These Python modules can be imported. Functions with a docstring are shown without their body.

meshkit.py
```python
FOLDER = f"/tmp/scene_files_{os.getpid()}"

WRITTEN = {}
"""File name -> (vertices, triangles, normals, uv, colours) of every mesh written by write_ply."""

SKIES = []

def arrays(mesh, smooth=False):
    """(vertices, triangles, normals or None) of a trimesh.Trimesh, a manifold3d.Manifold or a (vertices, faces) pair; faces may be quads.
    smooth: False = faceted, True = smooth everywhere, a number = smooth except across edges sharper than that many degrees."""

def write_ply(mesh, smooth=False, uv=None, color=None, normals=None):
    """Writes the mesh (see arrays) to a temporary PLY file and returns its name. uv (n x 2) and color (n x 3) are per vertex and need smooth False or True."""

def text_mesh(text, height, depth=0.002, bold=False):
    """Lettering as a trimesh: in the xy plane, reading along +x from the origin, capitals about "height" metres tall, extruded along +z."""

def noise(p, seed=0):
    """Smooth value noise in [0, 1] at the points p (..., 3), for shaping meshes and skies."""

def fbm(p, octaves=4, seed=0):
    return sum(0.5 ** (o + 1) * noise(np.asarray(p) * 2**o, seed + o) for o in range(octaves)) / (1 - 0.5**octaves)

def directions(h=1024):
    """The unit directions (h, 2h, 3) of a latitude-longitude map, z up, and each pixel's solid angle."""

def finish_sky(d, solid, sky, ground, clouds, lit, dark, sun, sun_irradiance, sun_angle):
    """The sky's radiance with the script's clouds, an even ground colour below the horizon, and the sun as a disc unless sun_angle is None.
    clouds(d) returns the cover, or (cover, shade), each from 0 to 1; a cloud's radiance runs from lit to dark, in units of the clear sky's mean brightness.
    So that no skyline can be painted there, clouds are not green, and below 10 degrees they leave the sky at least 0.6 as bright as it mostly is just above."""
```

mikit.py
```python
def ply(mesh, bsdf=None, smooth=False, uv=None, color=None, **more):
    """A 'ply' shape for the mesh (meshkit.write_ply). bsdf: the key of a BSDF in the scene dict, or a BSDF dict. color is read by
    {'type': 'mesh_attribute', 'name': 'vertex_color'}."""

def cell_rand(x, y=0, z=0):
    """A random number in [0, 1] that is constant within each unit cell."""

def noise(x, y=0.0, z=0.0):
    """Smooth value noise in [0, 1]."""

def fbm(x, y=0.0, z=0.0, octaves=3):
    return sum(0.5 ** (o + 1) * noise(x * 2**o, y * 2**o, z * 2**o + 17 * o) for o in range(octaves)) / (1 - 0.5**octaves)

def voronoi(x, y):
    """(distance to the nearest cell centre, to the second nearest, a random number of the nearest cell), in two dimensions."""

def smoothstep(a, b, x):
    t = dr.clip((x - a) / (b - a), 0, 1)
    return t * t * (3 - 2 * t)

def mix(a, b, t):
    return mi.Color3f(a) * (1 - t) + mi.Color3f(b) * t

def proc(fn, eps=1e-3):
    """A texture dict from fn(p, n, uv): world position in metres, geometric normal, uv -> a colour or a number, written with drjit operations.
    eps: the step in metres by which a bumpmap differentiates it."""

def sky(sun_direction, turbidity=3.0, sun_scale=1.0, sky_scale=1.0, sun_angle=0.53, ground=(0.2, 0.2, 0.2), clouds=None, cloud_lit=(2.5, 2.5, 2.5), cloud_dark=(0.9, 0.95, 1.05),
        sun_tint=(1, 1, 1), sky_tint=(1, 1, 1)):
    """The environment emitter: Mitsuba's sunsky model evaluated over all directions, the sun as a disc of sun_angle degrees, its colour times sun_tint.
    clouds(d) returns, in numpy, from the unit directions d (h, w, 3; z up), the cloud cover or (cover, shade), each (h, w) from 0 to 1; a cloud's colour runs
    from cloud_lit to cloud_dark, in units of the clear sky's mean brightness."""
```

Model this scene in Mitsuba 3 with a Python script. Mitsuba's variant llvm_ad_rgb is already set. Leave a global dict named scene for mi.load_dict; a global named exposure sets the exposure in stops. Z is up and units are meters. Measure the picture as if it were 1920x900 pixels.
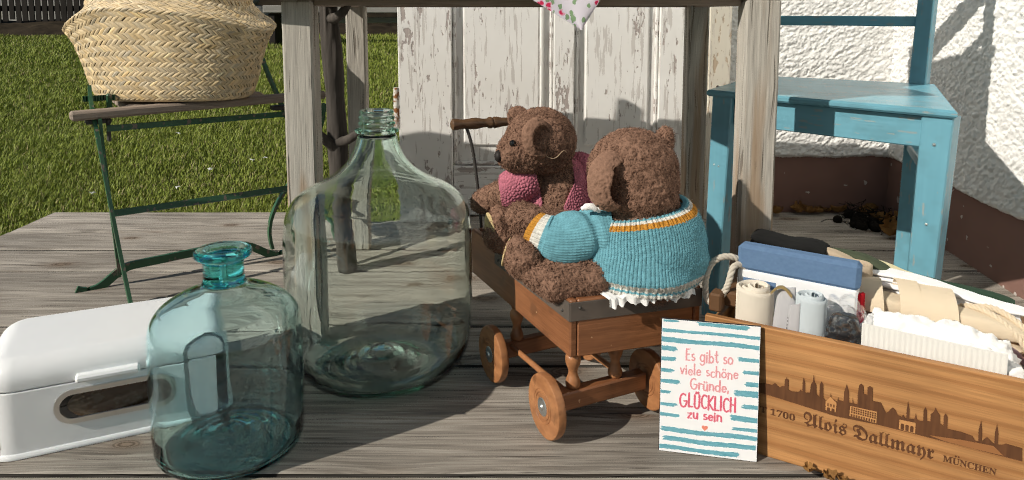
import math, random, numpy as np, trimesh, manifold3d as m3, shapely
import drjit as dr
import mitsuba as mi
import mikit, meshkit
from mikit import noise, fbm, voronoi, cell_rand, smoothstep, mix
from shapely.geometry import Polygon, LineString
from shapely import affinity
from scipy.spatial import cKDTree

T = mi.ScalarTransform4f
scene, labels = {}, {}
# ------------------------------------------------------------------ camera, sky, exposure
EYE = 0.68
PITCH = math.atan(160 / 1400.0)
scene['camera'] = {
    'type': 'perspective', 'fov_axis': 'x', 'fov': 2 * math.degrees(math.atan(960 / 1400.0)),
    'near_clip': 0.05, 'far_clip': 400.0, 'principal_point_offset_x': 0.0, 'principal_point_offset_y': 270 / 900.0,
    'to_world': T().look_at(origin=[0, 0, EYE], target=[0, math.cos(PITCH), EYE - math.sin(PITCH)], up=[0, 0, 1])}
AZ, EL = math.radians(32), math.radians(32)
SUN = [-math.cos(EL) * math.cos(AZ), -math.cos(EL) * math.sin(AZ), math.sin(EL)]
scene['daylight'] = mikit.sky(SUN, turbidity=3, sun_scale=1.0, sky_scale=0.55, ground=(0.16, 0.17, 0.12), sun_tint=(0.96, 1.13, 1.47), sky_tint=(1.08, 1.04, 0.95))
exposure = 1.7

rng = np.random.default_rng(7)
random.seed(7)

# ------------------------------------------------------------------ helpers
def numbered(key):
    if key not in scene and key not in labels and key not in USED:
        USED.add(key); return key
    k = 1
    while f'{key}_{k:03d}' in USED or f'{key}_{k:03d}' in scene or f'{key}_{k:03d}' in labels:
        k += 1
    USED.add(f'{key}_{k:03d}')
    return f'{key}_{k:03d}'
USED = set()

def thing(name, label=None, cat=None, group=None, kind=None):
    key = numbered(name)
    d = {}
    if label: d['label'] = label
    if cat: d['category'] = cat
    if group: d['group'] = group
    if kind: d['kind'] = kind
    labels[key] = d
    return key

def put(name, mesh, bsdf, parent=None, smooth=False, uv=None, color=None, label=None, kind=None, **more):
    key = numbered(f'{parent}__{name}' if parent else name)
    scene[key] = mikit.ply(mesh, bsdf, smooth=smooth, uv=uv, color=color, **more)
    if label or kind:
        labels.setdefault(key, {})
        if label: labels[key]['label'] = label
        if kind: labels[key]['kind'] = kind
    return key

def single(name, mesh, bsdf, label=None, cat=None, group=None, kind=None, **kw):
    key = put(name, mesh, bsdf, **kw)
    d = {}
    if label: d['label'] = label
    if cat: d['category'] = cat
    if group: d['group'] = group
    if kind: d['kind'] = kind
    labels[key] = d
    return key

V = lambda *a: np.array(a, float)
def unit(v): return np.asarray(v, float) / np.linalg.norm(v)
def frame(o, x, z=(0, 0, 1)):
    """4x4 with the local x axis along x, local z as near z as possible."""
    x = unit(x); z = np.asarray(z, float); z = unit(z - x * (z @ x)); y = np.cross(z, x)
    m = np.eye(4); m[:3, 0], m[:3, 1], m[:3, 2], m[:3, 3] = x, y, z, o
    return m
def moved(mesh, m):
    mesh = mesh.copy(); mesh.apply_transform(m); return mesh
def T_(o):
    m = np.eye(4); m[:3, 3] = o; return m
def cat(*ms):
    flat = []
    for m in ms: flat += list(m) if isinstance(m, (list, tuple)) else [m]
    return trimesh.util.concatenate(flat)

def cbox(size, c=0.002, center=(0, 0, 0)):
    """A box with chamfered edges."""
    s = np.array(size) / 2; c = min(c, 0.45 * min(size)); pts = []
    for sx in (-1, 1):
        for sy in (-1, 1):
            for sz in (-1, 1):
                p = s * [sx, sy, sz]
                pts += [p - [sx * c, sy * c, 0], p - [sx * c, 0, sz * c], p - [0, sy * c, sz * c]]
    m = trimesh.convex.convex_hull(np.array(pts) + center)
    return m

def wood_uv(mesh, off=0.0, long=0):
    """Faces split apart, uv = (along the grain, across it) in metres; long = the local axis of the grain."""
    v = mesh.triangles.reshape(-1, 3); n = np.repeat(mesh.face_normals, 3, 0)
    f = np.arange(len(v)).reshape(-1, 3)
    a, b, c = long, (long + 1) % 3, (long + 2) % 3
    an = np.abs(n); k = np.argmax(an, 1)
    u = v[:, a].copy(); w = np.where(k == b, v[:, c] + 0.31, v[:, b])
    end = k == a
    u[end] = v[end, b] * 0.05; w = np.where(end, v[:, c] * 1.0 + 0.47, w)
    return trimesh.Trimesh(v, f, process=False), np.stack([u + (off * 7.31) % 50, w + (off * 1.0)], 1)

def plank(name, size, m, bsdf, parent, off, c=0.002, long=0, kind=None, label=None, center=(0, 0, 0)):
    b, uv = wood_uv(cbox(size, c, center), off, long)
    return put(name, moved(b, m), bsdf, parent, uv=uv, kind=kind, label=label)

def beam(p, q, w, t, up=(0, 0, 1), c=0.002):
    """chamfered beam from p to q as a mesh plus uv; w across, t along up."""
    p, q = V(*p), V(*q); L = np.linalg.norm(q - p)
    return (L, w, t), frame((p + q) / 2, q - p, up)

def tube(points, radii, sides=10, close=True):
    p = np.asarray(points, float); n = len(p)
    t = np.gradient(p, axis=0); t /= np.linalg.norm(t, axis=1, keepdims=True) + 1e-12
    a = np.cross(t[0], [0, 0, 1.0] if abs(t[0][2]) < 0.9 else [1.0, 0, 0]); a /= np.linalg.norm(a)
    A = []
    for k in range(n):
        a = a - t[k] * (a @ t[k]); a /= np.linalg.norm(a); A.append(a)
    A = np.array(A); B = np.cross(t, A); ang = np.arange(sides) * 2 * np.pi / sides
    r = np.broadcast_to(radii, (n,))[:, None, None]
    v = p[:, None] + r * (np.cos(ang)[None, :, None] * A[:, None] + np.sin(ang)[None, :, None] * B[:, None])
    i, j = np.meshgrid(np.arange(n - 1), np.arange(sides), indexing='ij')
    q = np.stack([i * sides + j, i * sides + (j + 1) % sides, (i + 1) * sides + (j + 1) % sides, (i + 1) * sides + j], -1).reshape(-1, 4)
    f = np.vstack([q[:, [0, 1, 2]], q[:, [0, 2, 3]]]); v = v.reshape(-1, 3)
    if close:
        c0, c1 = len(v), len(v) + 1; v = np.vstack([v, p[:1], p[-1:]]); k = np.arange(sides)
        f = np.vstack([f, np.stack([k * 0 + c0, (k + 1) % sides, k], 1), np.stack([k * 0 + c1, (n - 1) * sides + k, (n - 1) * sides + (k + 1) % sides], 1)])
    return trimesh.Trimesh(v, f, process=False)

def spline(pts, n=40):
    from scipy.interpolate import PchipInterpolator
    pts = np.asarray(pts, float); s = np.r_[0, np.cumsum(np.linalg.norm(np.diff(pts, axis=0), axis=1))]
    return PchipInterpolator(s, pts)(np.linspace(0, s[-1], n))
def csp(pts, n=40):
    from scipy.interpolate import CubicSpline
    pts = np.asarray(pts, float); s = np.r_[0, np.cumsum(np.linalg.norm(np.diff(pts, axis=0), axis=1))]
    return CubicSpline(s, pts)(np.linspace(0, s[-1], n))

def lathe(profile, n=96):
    """surface of revolution about z from (r, z) pairs"""
    pr = np.asarray(profile, float); k = len(pr); ang = np.arange(n) * 2 * np.pi / n
    v = np.stack([pr[:, None, 0] * np.cos(ang), pr[:, None, 0] * np.sin(ang), np.repeat(pr[:, 1:2], n, 1)], -1).reshape(-1, 3)
    i, j = np.meshgrid(np.arange(k - 1), np.arange(n), indexing='ij')
    a, b, c, d = i * n + j, i * n + (j + 1) % n, (i + 1) * n + (j + 1) % n, (i + 1) * n + j
    f = np.vstack([np.stack([a, b, c], -1).reshape(-1, 3), np.stack([a, c, d], -1).reshape(-1, 3)])
    return trimesh.Trimesh(v, f, process=False)

def grid_mesh(P, wrap_u=False):
    """(nv, nu, 3) points to a mesh"""
    nv, nu = P.shape[:2]; i, j = np.meshgrid(np.arange(nv - 1), np.arange(nu if wrap_u else nu - 1), indexing='ij')
    a, b, c, d = i * nu + j, i * nu + (j + 1) % nu, (i + 1) * nu + (j + 1) % nu, (i + 1) * nu + j
    f = np.vstack([np.stack([a, b, c], -1).reshape(-1, 3), np.stack([a, c, d], -1).reshape(-1, 3)])
    return trimesh.Trimesh(P.reshape(-1, 3), f, process=False)

def tri(man):
    q = man.to_mesh(); return trimesh.Trimesh(q.vert_properties[:, :3], q.tri_verts, process=False)
def ell(c, r, rot=(0, 0, 0), seg=40):
    return m3.Manifold.sphere(1.0, seg).scale(tuple(np.broadcast_to(r, 3).astype(float))).rotate(rot).translate(tuple(map(float, c)))
def chain(pts, seg=28):
    out = []
    for (c0, r0), (c1, r1) in zip(pts[:-1], pts[1:]):
        out.append(m3.Manifold.batch_hull([ell(c0, r0, seg=seg), ell(c1, r1, seg=seg)]))
    return m3.Manifold.batch_boolean(out, m3.OpType.Add)
def organic(parts, edge=0.003, smooth=12):
    man = m3.Manifold.batch_boolean(parts, m3.OpType.Add)
    m = tri(man.refine_to_length(edge)); m.merge_vertices()
    trimesh.smoothing.filter_taubin(m, lamb=0.5, nu=0.53, iterations=smooth)
    return m

def extrude(poly, depth):
    gs = [g for g in getattr(poly, 'geoms', [poly]) if g.geom_type == 'Polygon' and g.area > 1e-10]
    return cat([trimesh.creation.extrude_polygon(g, depth, engine='earcut') for g in gs])

def npn(p, seed=0): return meshkit.noise(p, seed)
def nfbm(p, o=4, seed=0): return meshkit.fbm(p, o, seed)

# ------------------------------------------------------------------ materials
def rgb(*c): return {'type': 'rgb', 'value': list(c)}
def mat(key, d): scene[key] = d; return key
def two(b): return {'type': 'twosided', 'bsdf': b}
def plain(key, color, rough=0.5, spec=0.5, metallic=0.0, **kw):
    return mat(key, two({'type': 'principled', 'base_color': color if isinstance(color, dict) else rgb(*color), 'roughness': rough, 'specular': spec, 'metallic': metallic, **kw}))
def bumped(key, color, bump, scale, rough=0.6, spec=0.4, eps=5e-4, **kw):
    return mat(key, two({'type': 'bumpmap', 'scale': scale, 'tex': mikit.proc(bump, eps), 'bsdf': {'type': 'principled', 'base_color': color, 'roughness': rough, 'specular': spec, **kw}}))

def grain_fields(uv, knots=True):
    x, y = uv.x, uv.y
    board = dr.floor(y + 0.5)
    y0 = y + 0.006 * noise(x * 2.3, y * 9) + 0.02 * noise(x * 0.6, board * 3.1)
    kn, _, kr = voronoi(x * 3.1 + board * 1.7, y0 * 6.0 + board * 0.37)
    kd = kn / (0.045 + 0.075 * kr)
    sel = kr > 0.40
    ring = dr.select(sel, dr.exp(-kd * kd * 0.55), 0.0)
    yk = y0 + dr.select(sel, 0.012 * dr.exp(-kd * kd * 0.16), 0.0)
    coarse = fbm(x * 4.2 + board * 13, yk * 85, board, 4)
    mid = fbm(x * 11 + board * 5, yk * 330, board + 3, 3)
    fine = noise(x * 30, yk * 900, board)
    crack = smoothstep(0.70, 0.78, fbm(x * 6.0 + board * 7, yk * 170, board + 9, 3))
    core = dr.select(sel, smoothstep(1.05, 0.55, kd), 0.0)
    return board, coarse, mid, fine, crack, ring, core

def deck_color(p, n, uv):
    board, coarse, mid, fine, crack, ring, core = grain_fields(uv)
    tone = 0.62 + 0.16 * cell_rand(board, 5) + 0.032 * (board - 3)
    g = mix((0.19, 0.164, 0.138), (0.43, 0.39, 0.34), smoothstep(0.18, 0.82, 0.42 * coarse + 0.58 * mid))
    g = g * (0.84 + 0.32 * fine) * tone
    blot = fbm(p.x * 4, p.y * 11, 1.0, 4)
    g = g * (0.62 + 0.76 * blot)
    g = mix(g, mi.Color3f(0.06, 0.048, 0.04), crack * 0.6)
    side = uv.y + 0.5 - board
    g = g * dr.select((side > 0.74) & (side < 0.86), 0.22, 1.0)          # grime and joint shade painted on the board sides
    g = mix(g, mi.Color3f(0.14, 0.085, 0.05), ring * 0.45)
    rings = 0.5 + 0.5 * dr.sin(ring * 40)
    return mix(g, mix((0.07, 0.05, 0.036), (0.21, 0.16, 0.12), rings), core * 0.85)
def deck_bump(p, n, uv):
    board, coarse, mid, fine, crack, ring, core = grain_fields(uv)
    return 0.45 * coarse + 0.7 * mid + 0.25 * fine - 1.2 * crack + 0.5 * ring
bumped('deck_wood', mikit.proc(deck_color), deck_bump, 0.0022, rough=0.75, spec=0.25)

def post_color(p, n, uv):
    board, coarse, mid, fine, crack, ring, core = grain_fields(uv)
    g = mix((0.29, 0.265, 0.23), (0.50, 0.47, 0.42), 0.35 * coarse + 0.65 * mid) * (0.85 + 0.3 * fine)
    st = smoothstep(0.54, 0.74, fbm(uv.x * 2.6 + board * 3, uv.y * 30, 4.0, 4))
    g = mix(g, mi.Color3f(0.26, 0.145, 0.06), st * 0.6)
    return mix(g, mi.Color3f(0.07, 0.05, 0.035), crack * 0.6)
def post_bump(p, n, uv):
    board, coarse, mid, fine, crack, ring, core = grain_fields(uv)
    return 0.5 * coarse + 0.6 * mid + 0.3 * fine - crack
bumped('post_wood', mikit.proc(post_color), post_bump, 0.0014, rough=0.75, spec=0.2)

def slat_color(p, n, uv):
    board, coarse, mid, fine, crack, ring, core = grain_fields(uv)
    return mix((0.17, 0.13, 0.105), (0.38, 0.31, 0.255), 0.5 * coarse + 0.5 * mid) * (0.85 + 0.3 * fine)
bumped('slat_wood', mikit.proc(slat_color), post_bump, 0.001, rough=0.7, spec=0.25)

def darkwood_color(p, n, uv):
    a = fbm(p.x * 60, p.y * 60, p.z * 3, 3); b = noise(p.x * 300, p.y * 300, p.z * 9)
    return mix((0.022, 0.019, 0.017), (0.125, 0.108, 0.095), 0.6 * a + 0.4 * b)
def darkwood_bump(p, n, uv):
    return fbm(p.x * 60, p.y * 60, p.z * 3, 3)
bumped('trunk_wood', mikit.proc(darkwood_color), darkwood_bump, 0.004, rough=0.8, spec=0.2)

def cart_color(p, n, uv):
    x, y = uv.x, uv.y; k = dr.floor(y + 0.5)
    g = fbm(x * 4 + k * 3, y * 90 + 0.6 * noise(x * 5, y * 14), k, 3); f = noise(x * 40, y * 700, k)
    c = mix((0.155, 0.058, 0.024), (0.30, 0.125, 0.054), g) * (0.86 + 0.28 * f)
    c = c * (0.72 + 0.5 * fbm(p.x * 14, p.y * 14, p.z * 14, 4))
    sc = smoothstep(0.80, 0.83, fbm(p.x * 55, p.y * 55, p.z * 55, 4))
    c = mix(c, mi.Color3f(0.10, 0.045, 0.022), smoothstep(0.55, 0.75, fbm(p.x * 24 + 9, p.y * 24, p.z * 30, 4)) * 0.55)
    return mix(c, mi.Color3f(0.55, 0.33, 0.18), sc * 0.7)
def cart_bump(p, n, uv):
    return fbm(uv.x * 6, uv.y * 160, dr.floor(uv.y + 0.5), 3) + 0.7 * fbm(p.x * 70, p.y * 70, p.z * 70, 3)
bumped('cart_wood', mikit.proc(cart_color), cart_bump, 0.0006, rough=0.42, spec=0.45)

def turned_color(p, n, uv):
    g = fbm(p.x * 30, p.y * 30, p.z * 90, 3)
    c = mix((0.25, 0.10, 0.04), (0.42, 0.19, 0.08), g) * (0.75 + 0.4 * fbm(p.x * 80, p.y * 80, p.z * 80, 3))
    return mix(c, mi.Color3f(0.13, 0.055, 0.022), smoothstep(0.60, 0.80, fbm(p.x * 60, p.y * 60, p.z * 60, 4)) * 0.6)
plain('turned_wood', mikit.proc(turned_color), 0.4, 0.45)
def handle_color(p, n, uv):
    return mix((0.05, 0.026, 0.014), (0.17, 0.095, 0.05), fbm(p.x * 25, p.y * 120, p.z * 160, 4))
plain('handle_wood', mikit.proc(handle_color), 0.4, 0.5)

def crate_color(p, n, uv):
    x, y = uv.x, uv.y; k = dr.floor(y + 0.5)
    kn, _, kr = voronoi(x * 3.0 + k * 1.3, y * 4.5 + 0.3)
    kd = kn / 0.085; kring = dr.select(kr > 0.35, dr.exp(-kd * kd * 0.12), 0.0); core = dr.select(kr > 0.35, smoothstep(1.0, 0.6, kd), 0.0)
    yy = y + 0.012 * kring + 0.010 * noise(x * 3.2, y * 7 + 2)
    g = 0.5 + 0.5 * dr.sin(yy * 320 + 5 * noise(x * 2.2, yy * 22))
    g = g * g; f = noise(x * 22, yy * 750); b = fbm(x * 3, yy * 60, 2.0, 3)
    c = mix((0.42, 0.212, 0.082), (0.265, 0.112, 0.038), 0.6 * g + 0.25 * b) * (0.86 + 0.28 * f)
    c = c * (0.78 + 0.40 * fbm(p.x * 9, p.y * 9, p.z * 11, 3))
    c = mix(c, mi.Color3f(0.20, 0.085, 0.028), kring * 0.75)
    c = mix(c, mi.Color3f(0.09, 0.04, 0.016), core * 0.8)
    for kx_, ky_, kr_ in ((7.9 + 0.2684, 90 + 0.0456, 0.0062), (7.9 + 0.4160, 90 + 0.1300, 0.0125)):   # the two knots of the front board
        q = dr.sqrt(dr.square(x - kx_) * 0.7 + dr.square(y - ky_)) / kr_
        c = mix(c, mi.Color3f(0.16, 0.065, 0.022), 0.75 * dr.exp(-q * q * 0.28))
        c = mix(c, mi.Color3f(0.055, 0.025, 0.012), smoothstep(1.0, 0.5, q) * (0.7 + 0.3 * noise(x * 900, y * 900)))
    return c
def crate_bump(p, n, uv):
    return fbm(uv.x * 5, uv.y * 160, 3.0, 3)
bumped('crate_wood', mikit.proc(crate_color), crate_bump, 0.0005, rough=0.5, spec=0.35)
plain('crate_dark', (0.11, 0.055, 0.025), 0.6, 0.3)
def burn_color(p, n, uv):
    return mix((0.060, 0.026, 0.012), (0.15, 0.062, 0.026), fbm(p.x * 300, p.y * 300, p.z * 24, 3))
plain('burnt_mark', mikit.proc(burn_color), 0.7, 0.2)
plain('burnt_light', (0.46, 0.225, 0.085), 0.6, 0.3)
plain('burnt_red', (0.27, 0.115, 0.042), 0.6, 0.3)

def flake_mask(uv, lo):
    x, y = uv.x, uv.y
    a = fbm(x * 14, y * 62, dr.floor(y), 4); b = fbm(x * 75, y * 210, 3.0, 3); c = fbm(x * 2.6, y * 12, 7.0, 3)
    return smoothstep(lo, lo + 0.025, 0.45 * a + 0.3 * b + 0.25 * c)
def paint_col(lo, white, wood):
    def f(p, n, uv):
        m = flake_mask(uv, lo)
        w = mix(wood, (wood[0] * 1.5, wood[1] * 1.5, wood[2] * 1.5), fbm(uv.x * 6, uv.y * 300, 1.0, 3))
        pc = mix(white, (white[0] * 0.90, white[1] * 0.89, white[2] * 0.87), fbm(p.x * 7, 3.0, p.z * 7, 4))
        dirt = smoothstep(0.60, 0.68, fbm(uv.x * 12, uv.y * 130, 11.0, 4))
        pc = mix(pc, mi.Color3f(0.36, 0.32, 0.29), dirt * 0.5)
        return mix(pc, w, m)
    return f
def paint_bump(lo):
    def f(p, n, uv):
        return 1.2 * (1 - flake_mask(uv, lo)) + 0.25 * fbm(uv.x * 12, uv.y * 260, 2.0, 3)
    return f
WHITE, BARE = (0.77, 0.76, 0.745), (0.30, 0.262, 0.245)
bumped('paint_heavy', mikit.proc(paint_col(0.572, WHITE, BARE)), paint_bump(0.572), 0.0014, rough=0.55)
bumped('paint_some', mikit.proc(paint_col(0.650, WHITE, BARE)), paint_bump(0.650), 0.0012, rough=0.55)
bumped('paint_cream', mikit.proc(paint_col(0.60, (0.60, 0.56, 0.48), (0.33, 0.26, 0.19))), paint_bump(0.60), 0.0008, rough=0.55)

def plaster_color(p, n, uv):
    a = fbm(p.x * 5, p.y * 5, p.z * 5, 4)
    return mix((0.69, 0.685, 0.67), (0.81, 0.805, 0.79), a)
def plaster_bump(p, n, uv):
    return fbm(p.x * 90 + 3, p.y * 90, p.z * 90, 3)
bumped('plaster', mikit.proc(plaster_color), plaster_bump, 0.0060, rough=0.9, spec=0.1)
def band_color(p, n, uv):
    c = mix((0.185, 0.105, 0.086), (0.25, 0.145, 0.12), fbm(p.x * 8, p.y * 8, p.z * 8, 4))
    chip = smoothstep(0.735, 0.75, fbm(p.x * 30, p.y * 30, p.z * 30, 3))
    return mix(c, mi.Color3f(0.5, 0.45, 0.42), chip)
bumped('plinth_paint', mikit.proc(band_color), plaster_bump, 0.0012, rough=0.85, spec=0.15)

def blue_color(p, n, uv):
    x, y = uv.x, uv.y
    a = fbm(x * 5, y * 120, 1.0, 3); b = fbm(p.x * 9, p.y * 9, p.z * 9, 3)
    c = mix((0.105, 0.275, 0.355), (0.150, 0.355, 0.44), 0.5 * a + 0.5 * b)
    worn = smoothstep(0.72, 0.745, fbm(x * 30, y * 160, 5.0, 4))
    grime = smoothstep(0.50, 0.75, fbm(p.x * 22, p.y * 22, p.z * 22, 4))
    c = mix(c, mi.Color3f(0.07, 0.15, 0.18), grime * 0.28)
    return mix(c, mi.Color3f(0.30, 0.30, 0.27), worn * 0.6)
def blue_bump(p, n, uv):
    return fbm(uv.x * 5, uv.y * 170, 1.0, 3)
bumped('blue_paint', mikit.proc(blue_color), blue_bump, 0.0007, rough=0.30, spec=0.55)

def green_metal_color(p, n, uv):
    c = mix((0.022, 0.075, 0.036), (0.035, 0.11, 0.055), fbm(p.x * 20, p.y * 20, p.z * 20, 3))
    worn = smoothstep(0.63, 0.68, fbm(p.x * 90, p.y * 90, p.z * 60, 4))
    return mix(c, mi.Color3f(0.14, 0.115, 0.09), worn)
plain('green_metal', mikit.proc(green_metal_color), 0.4, 0.5)
plain('dark_iron', (0.045, 0.04, 0.036), 0.5, 0.5)
plain('zinc', (0.55, 0.55, 0.53), 0.35, 0.5, 0.9)
def rust_color(p, n, uv):
    return mix((0.62, 0.60, 0.56), (0.25, 0.10, 0.035), smoothstep(0.4, 0.6, fbm(p.x * 90, p.y * 90, p.z * 70, 4)))
plain('rusty_paint', mikit.proc(rust_color), 0.7, 0.3)
def strap_color(p, n, uv):
    return mix((0.062, 0.054, 0.048), (0.125, 0.098, 0.08), fbm(p.x * 30, p.y * 30, p.z * 30, 4))
plain('strap_metal', mikit.proc(strap_color), 0.5, 0.45)

vc = {'type': 'mesh_attribute', 'name': 'vertex_color'}
mat('vertex_matte', two({'type': 'principled', 'base_color': vc, 'roughness': 0.75, 'specular': 0.25}))
mat('vertex_cloth', two({'type': 'principled', 'base_color': vc, 'roughness': 0.9, 'specular': 0.1, 'sheen': 0.4}))
mat('vertex_straw', two({'type': 'principled', 'base_color': vc, 'roughness': 0.5, 'specular': 0.4}))
mat('grass_blade', two({'type': 'principled', 'base_color': vc, 'roughness': 0.55, 'specular': 0.3}))

def soil_color(p, n, uv):
    g = mix((0.040, 0.062, 0.016), (0.10, 0.12, 0.035), fbm(p.x * 7, p.y * 7, 0.0, 4))
    return mix(g, mi.Color3f(0.12, 0.095, 0.055), smoothstep(0.52, 0.66, fbm(p.x * 2.4 + 7, p.y * 2.4, 1.0, 4)) * 0.6)
bumped('turf', mikit.proc(soil_color), lambda p, n, uv: fbm(p.x * 40, p.y * 40, 0.0, 4), 0.03, rough=0.9, spec=0.1)
plain('dark_soil', mikit.proc(lambda p, n, uv: mix((0.010, 0.008, 0.006), (0.05, 0.038, 0.025), fbm(p.x * 9, p.y * 9, p.z * 9, 4))), 0.9, 0.1)
plain('fence_dark', mikit.proc(lambda p, n, uv: mix((0.010, 0.008, 0.006), (0.03, 0.024, 0.02), fbm(p.x * 20, p.y * 20, p.z * 3, 3))), 0.7, 0.2)  # very dark brown for the fence and the bench legs
plain('gravel', mikit.proc(lambda p, n, uv: mix((0.30, 0.29, 0.27), (0.46, 0.45, 0.43), fbm(p.x * 3, p.y * 3, p.z * 3, 4))), 0.9, 0.1)
plain('stone', mikit.proc(lambda p, n, uv: mix((0.10, 0.095, 0.085), (0.27, 0.26, 0.24), fbm(p.x * 11, p.y * 11, p.z * 11, 4))), 0.85, 0.15)
plain('grey_board', mikit.proc(lambda p, n, uv: mix((0.20, 0.19, 0.175), (0.34, 0.325, 0.30), fbm(p.x * 2, p.y * 9, p.z * 40, 3))), 0.8, 0.2)

# cloth and small goods
def cloth(key, c, s=0.0003, f=900.0, rough=0.95):
    return bumped(key, rgb(*c), lambda p, n, uv: noise(p.x * f, p.y * f, p.z * f) + 2 * fbm(p.x * 60, p.y * 60, p.z * 60, 3), s, rough=rough, spec=0.1, sheen=0.3)
cloth('cream_cloth', (0.64, 0.58, 0.49))
cloth('canvas_cloth', (0.62, 0.52, 0.385))
cloth('pale_blue_cloth', (0.47, 0.52, 0.55))
cloth('white_cloth', (0.80, 0.79, 0.775))
cloth('beige_cloth', (0.43, 0.345, 0.25))
cloth('olive_cloth', (0.062, 0.075, 0.048))
cloth('black_cloth', (0.014, 0.014, 0.014))
cloth('red_cloth', (0.42, 0.012, 0.02))
cloth('rope_fibre', (0.50, 0.45, 0.38))
cloth('yellow_cloth', (0.64, 0.58, 0.37))
cloth('green_cloth', (0.030, 0.055, 0.036))
cloth('mauve_cloth', (0.42, 0.29, 0.31))
plain('grey_leather', (0.42, 0.415, 0.43), 0.5, 0.4)
plain('gold_zip', (0.62, 0.45, 0.2), 0.4, 0.5, 0.8)
plain('box_blue', mikit.proc(lambda p, n, uv: mix((0.085, 0.150, 0.265), (0.12, 0.195, 0.32), fbm(p.x * 250, p.y * 250, p.z * 250, 3))), 0.85, 0.15)
plain('box_white', (0.72, 0.72, 0.73), 0.6, 0.3)
plain('paper_white', (0.82, 0.82, 0.83), 0.7, 0.2)
plain('card_board', (0.70, 0.69, 0.655), 0.85, 0.1)
plain('black_goods', (0.016, 0.017, 0.02), 0.45, 0.4)
mat('clear_film', {'type': 'thindielectric', 'int_ior': 1.75, 'ext_ior': 1.0})
mat('window_film', {'type': 'thindielectric', 'int_ior': 1.4, 'ext_ior': 1.0, 'specular_transmittance': rgb(0.55, 0.55, 0.55)})
plain('enamel_white', mikit.proc(lambda p, n, uv: mix((0.76, 0.77, 0.78), (0.80, 0.81, 0.82), fbm(p.x * 16, p.y * 16, p.z * 16, 4))), 0.28, 0.5, clearcoat=0.3, clearcoat_gloss=0.8)
plain('brushed_steel', (0.70, 0.68, 0.65), 0.25, 0.5, 0.9)
plain('box_inside', (0.10, 0.10, 0.10), 0.6, 0.3)
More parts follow.
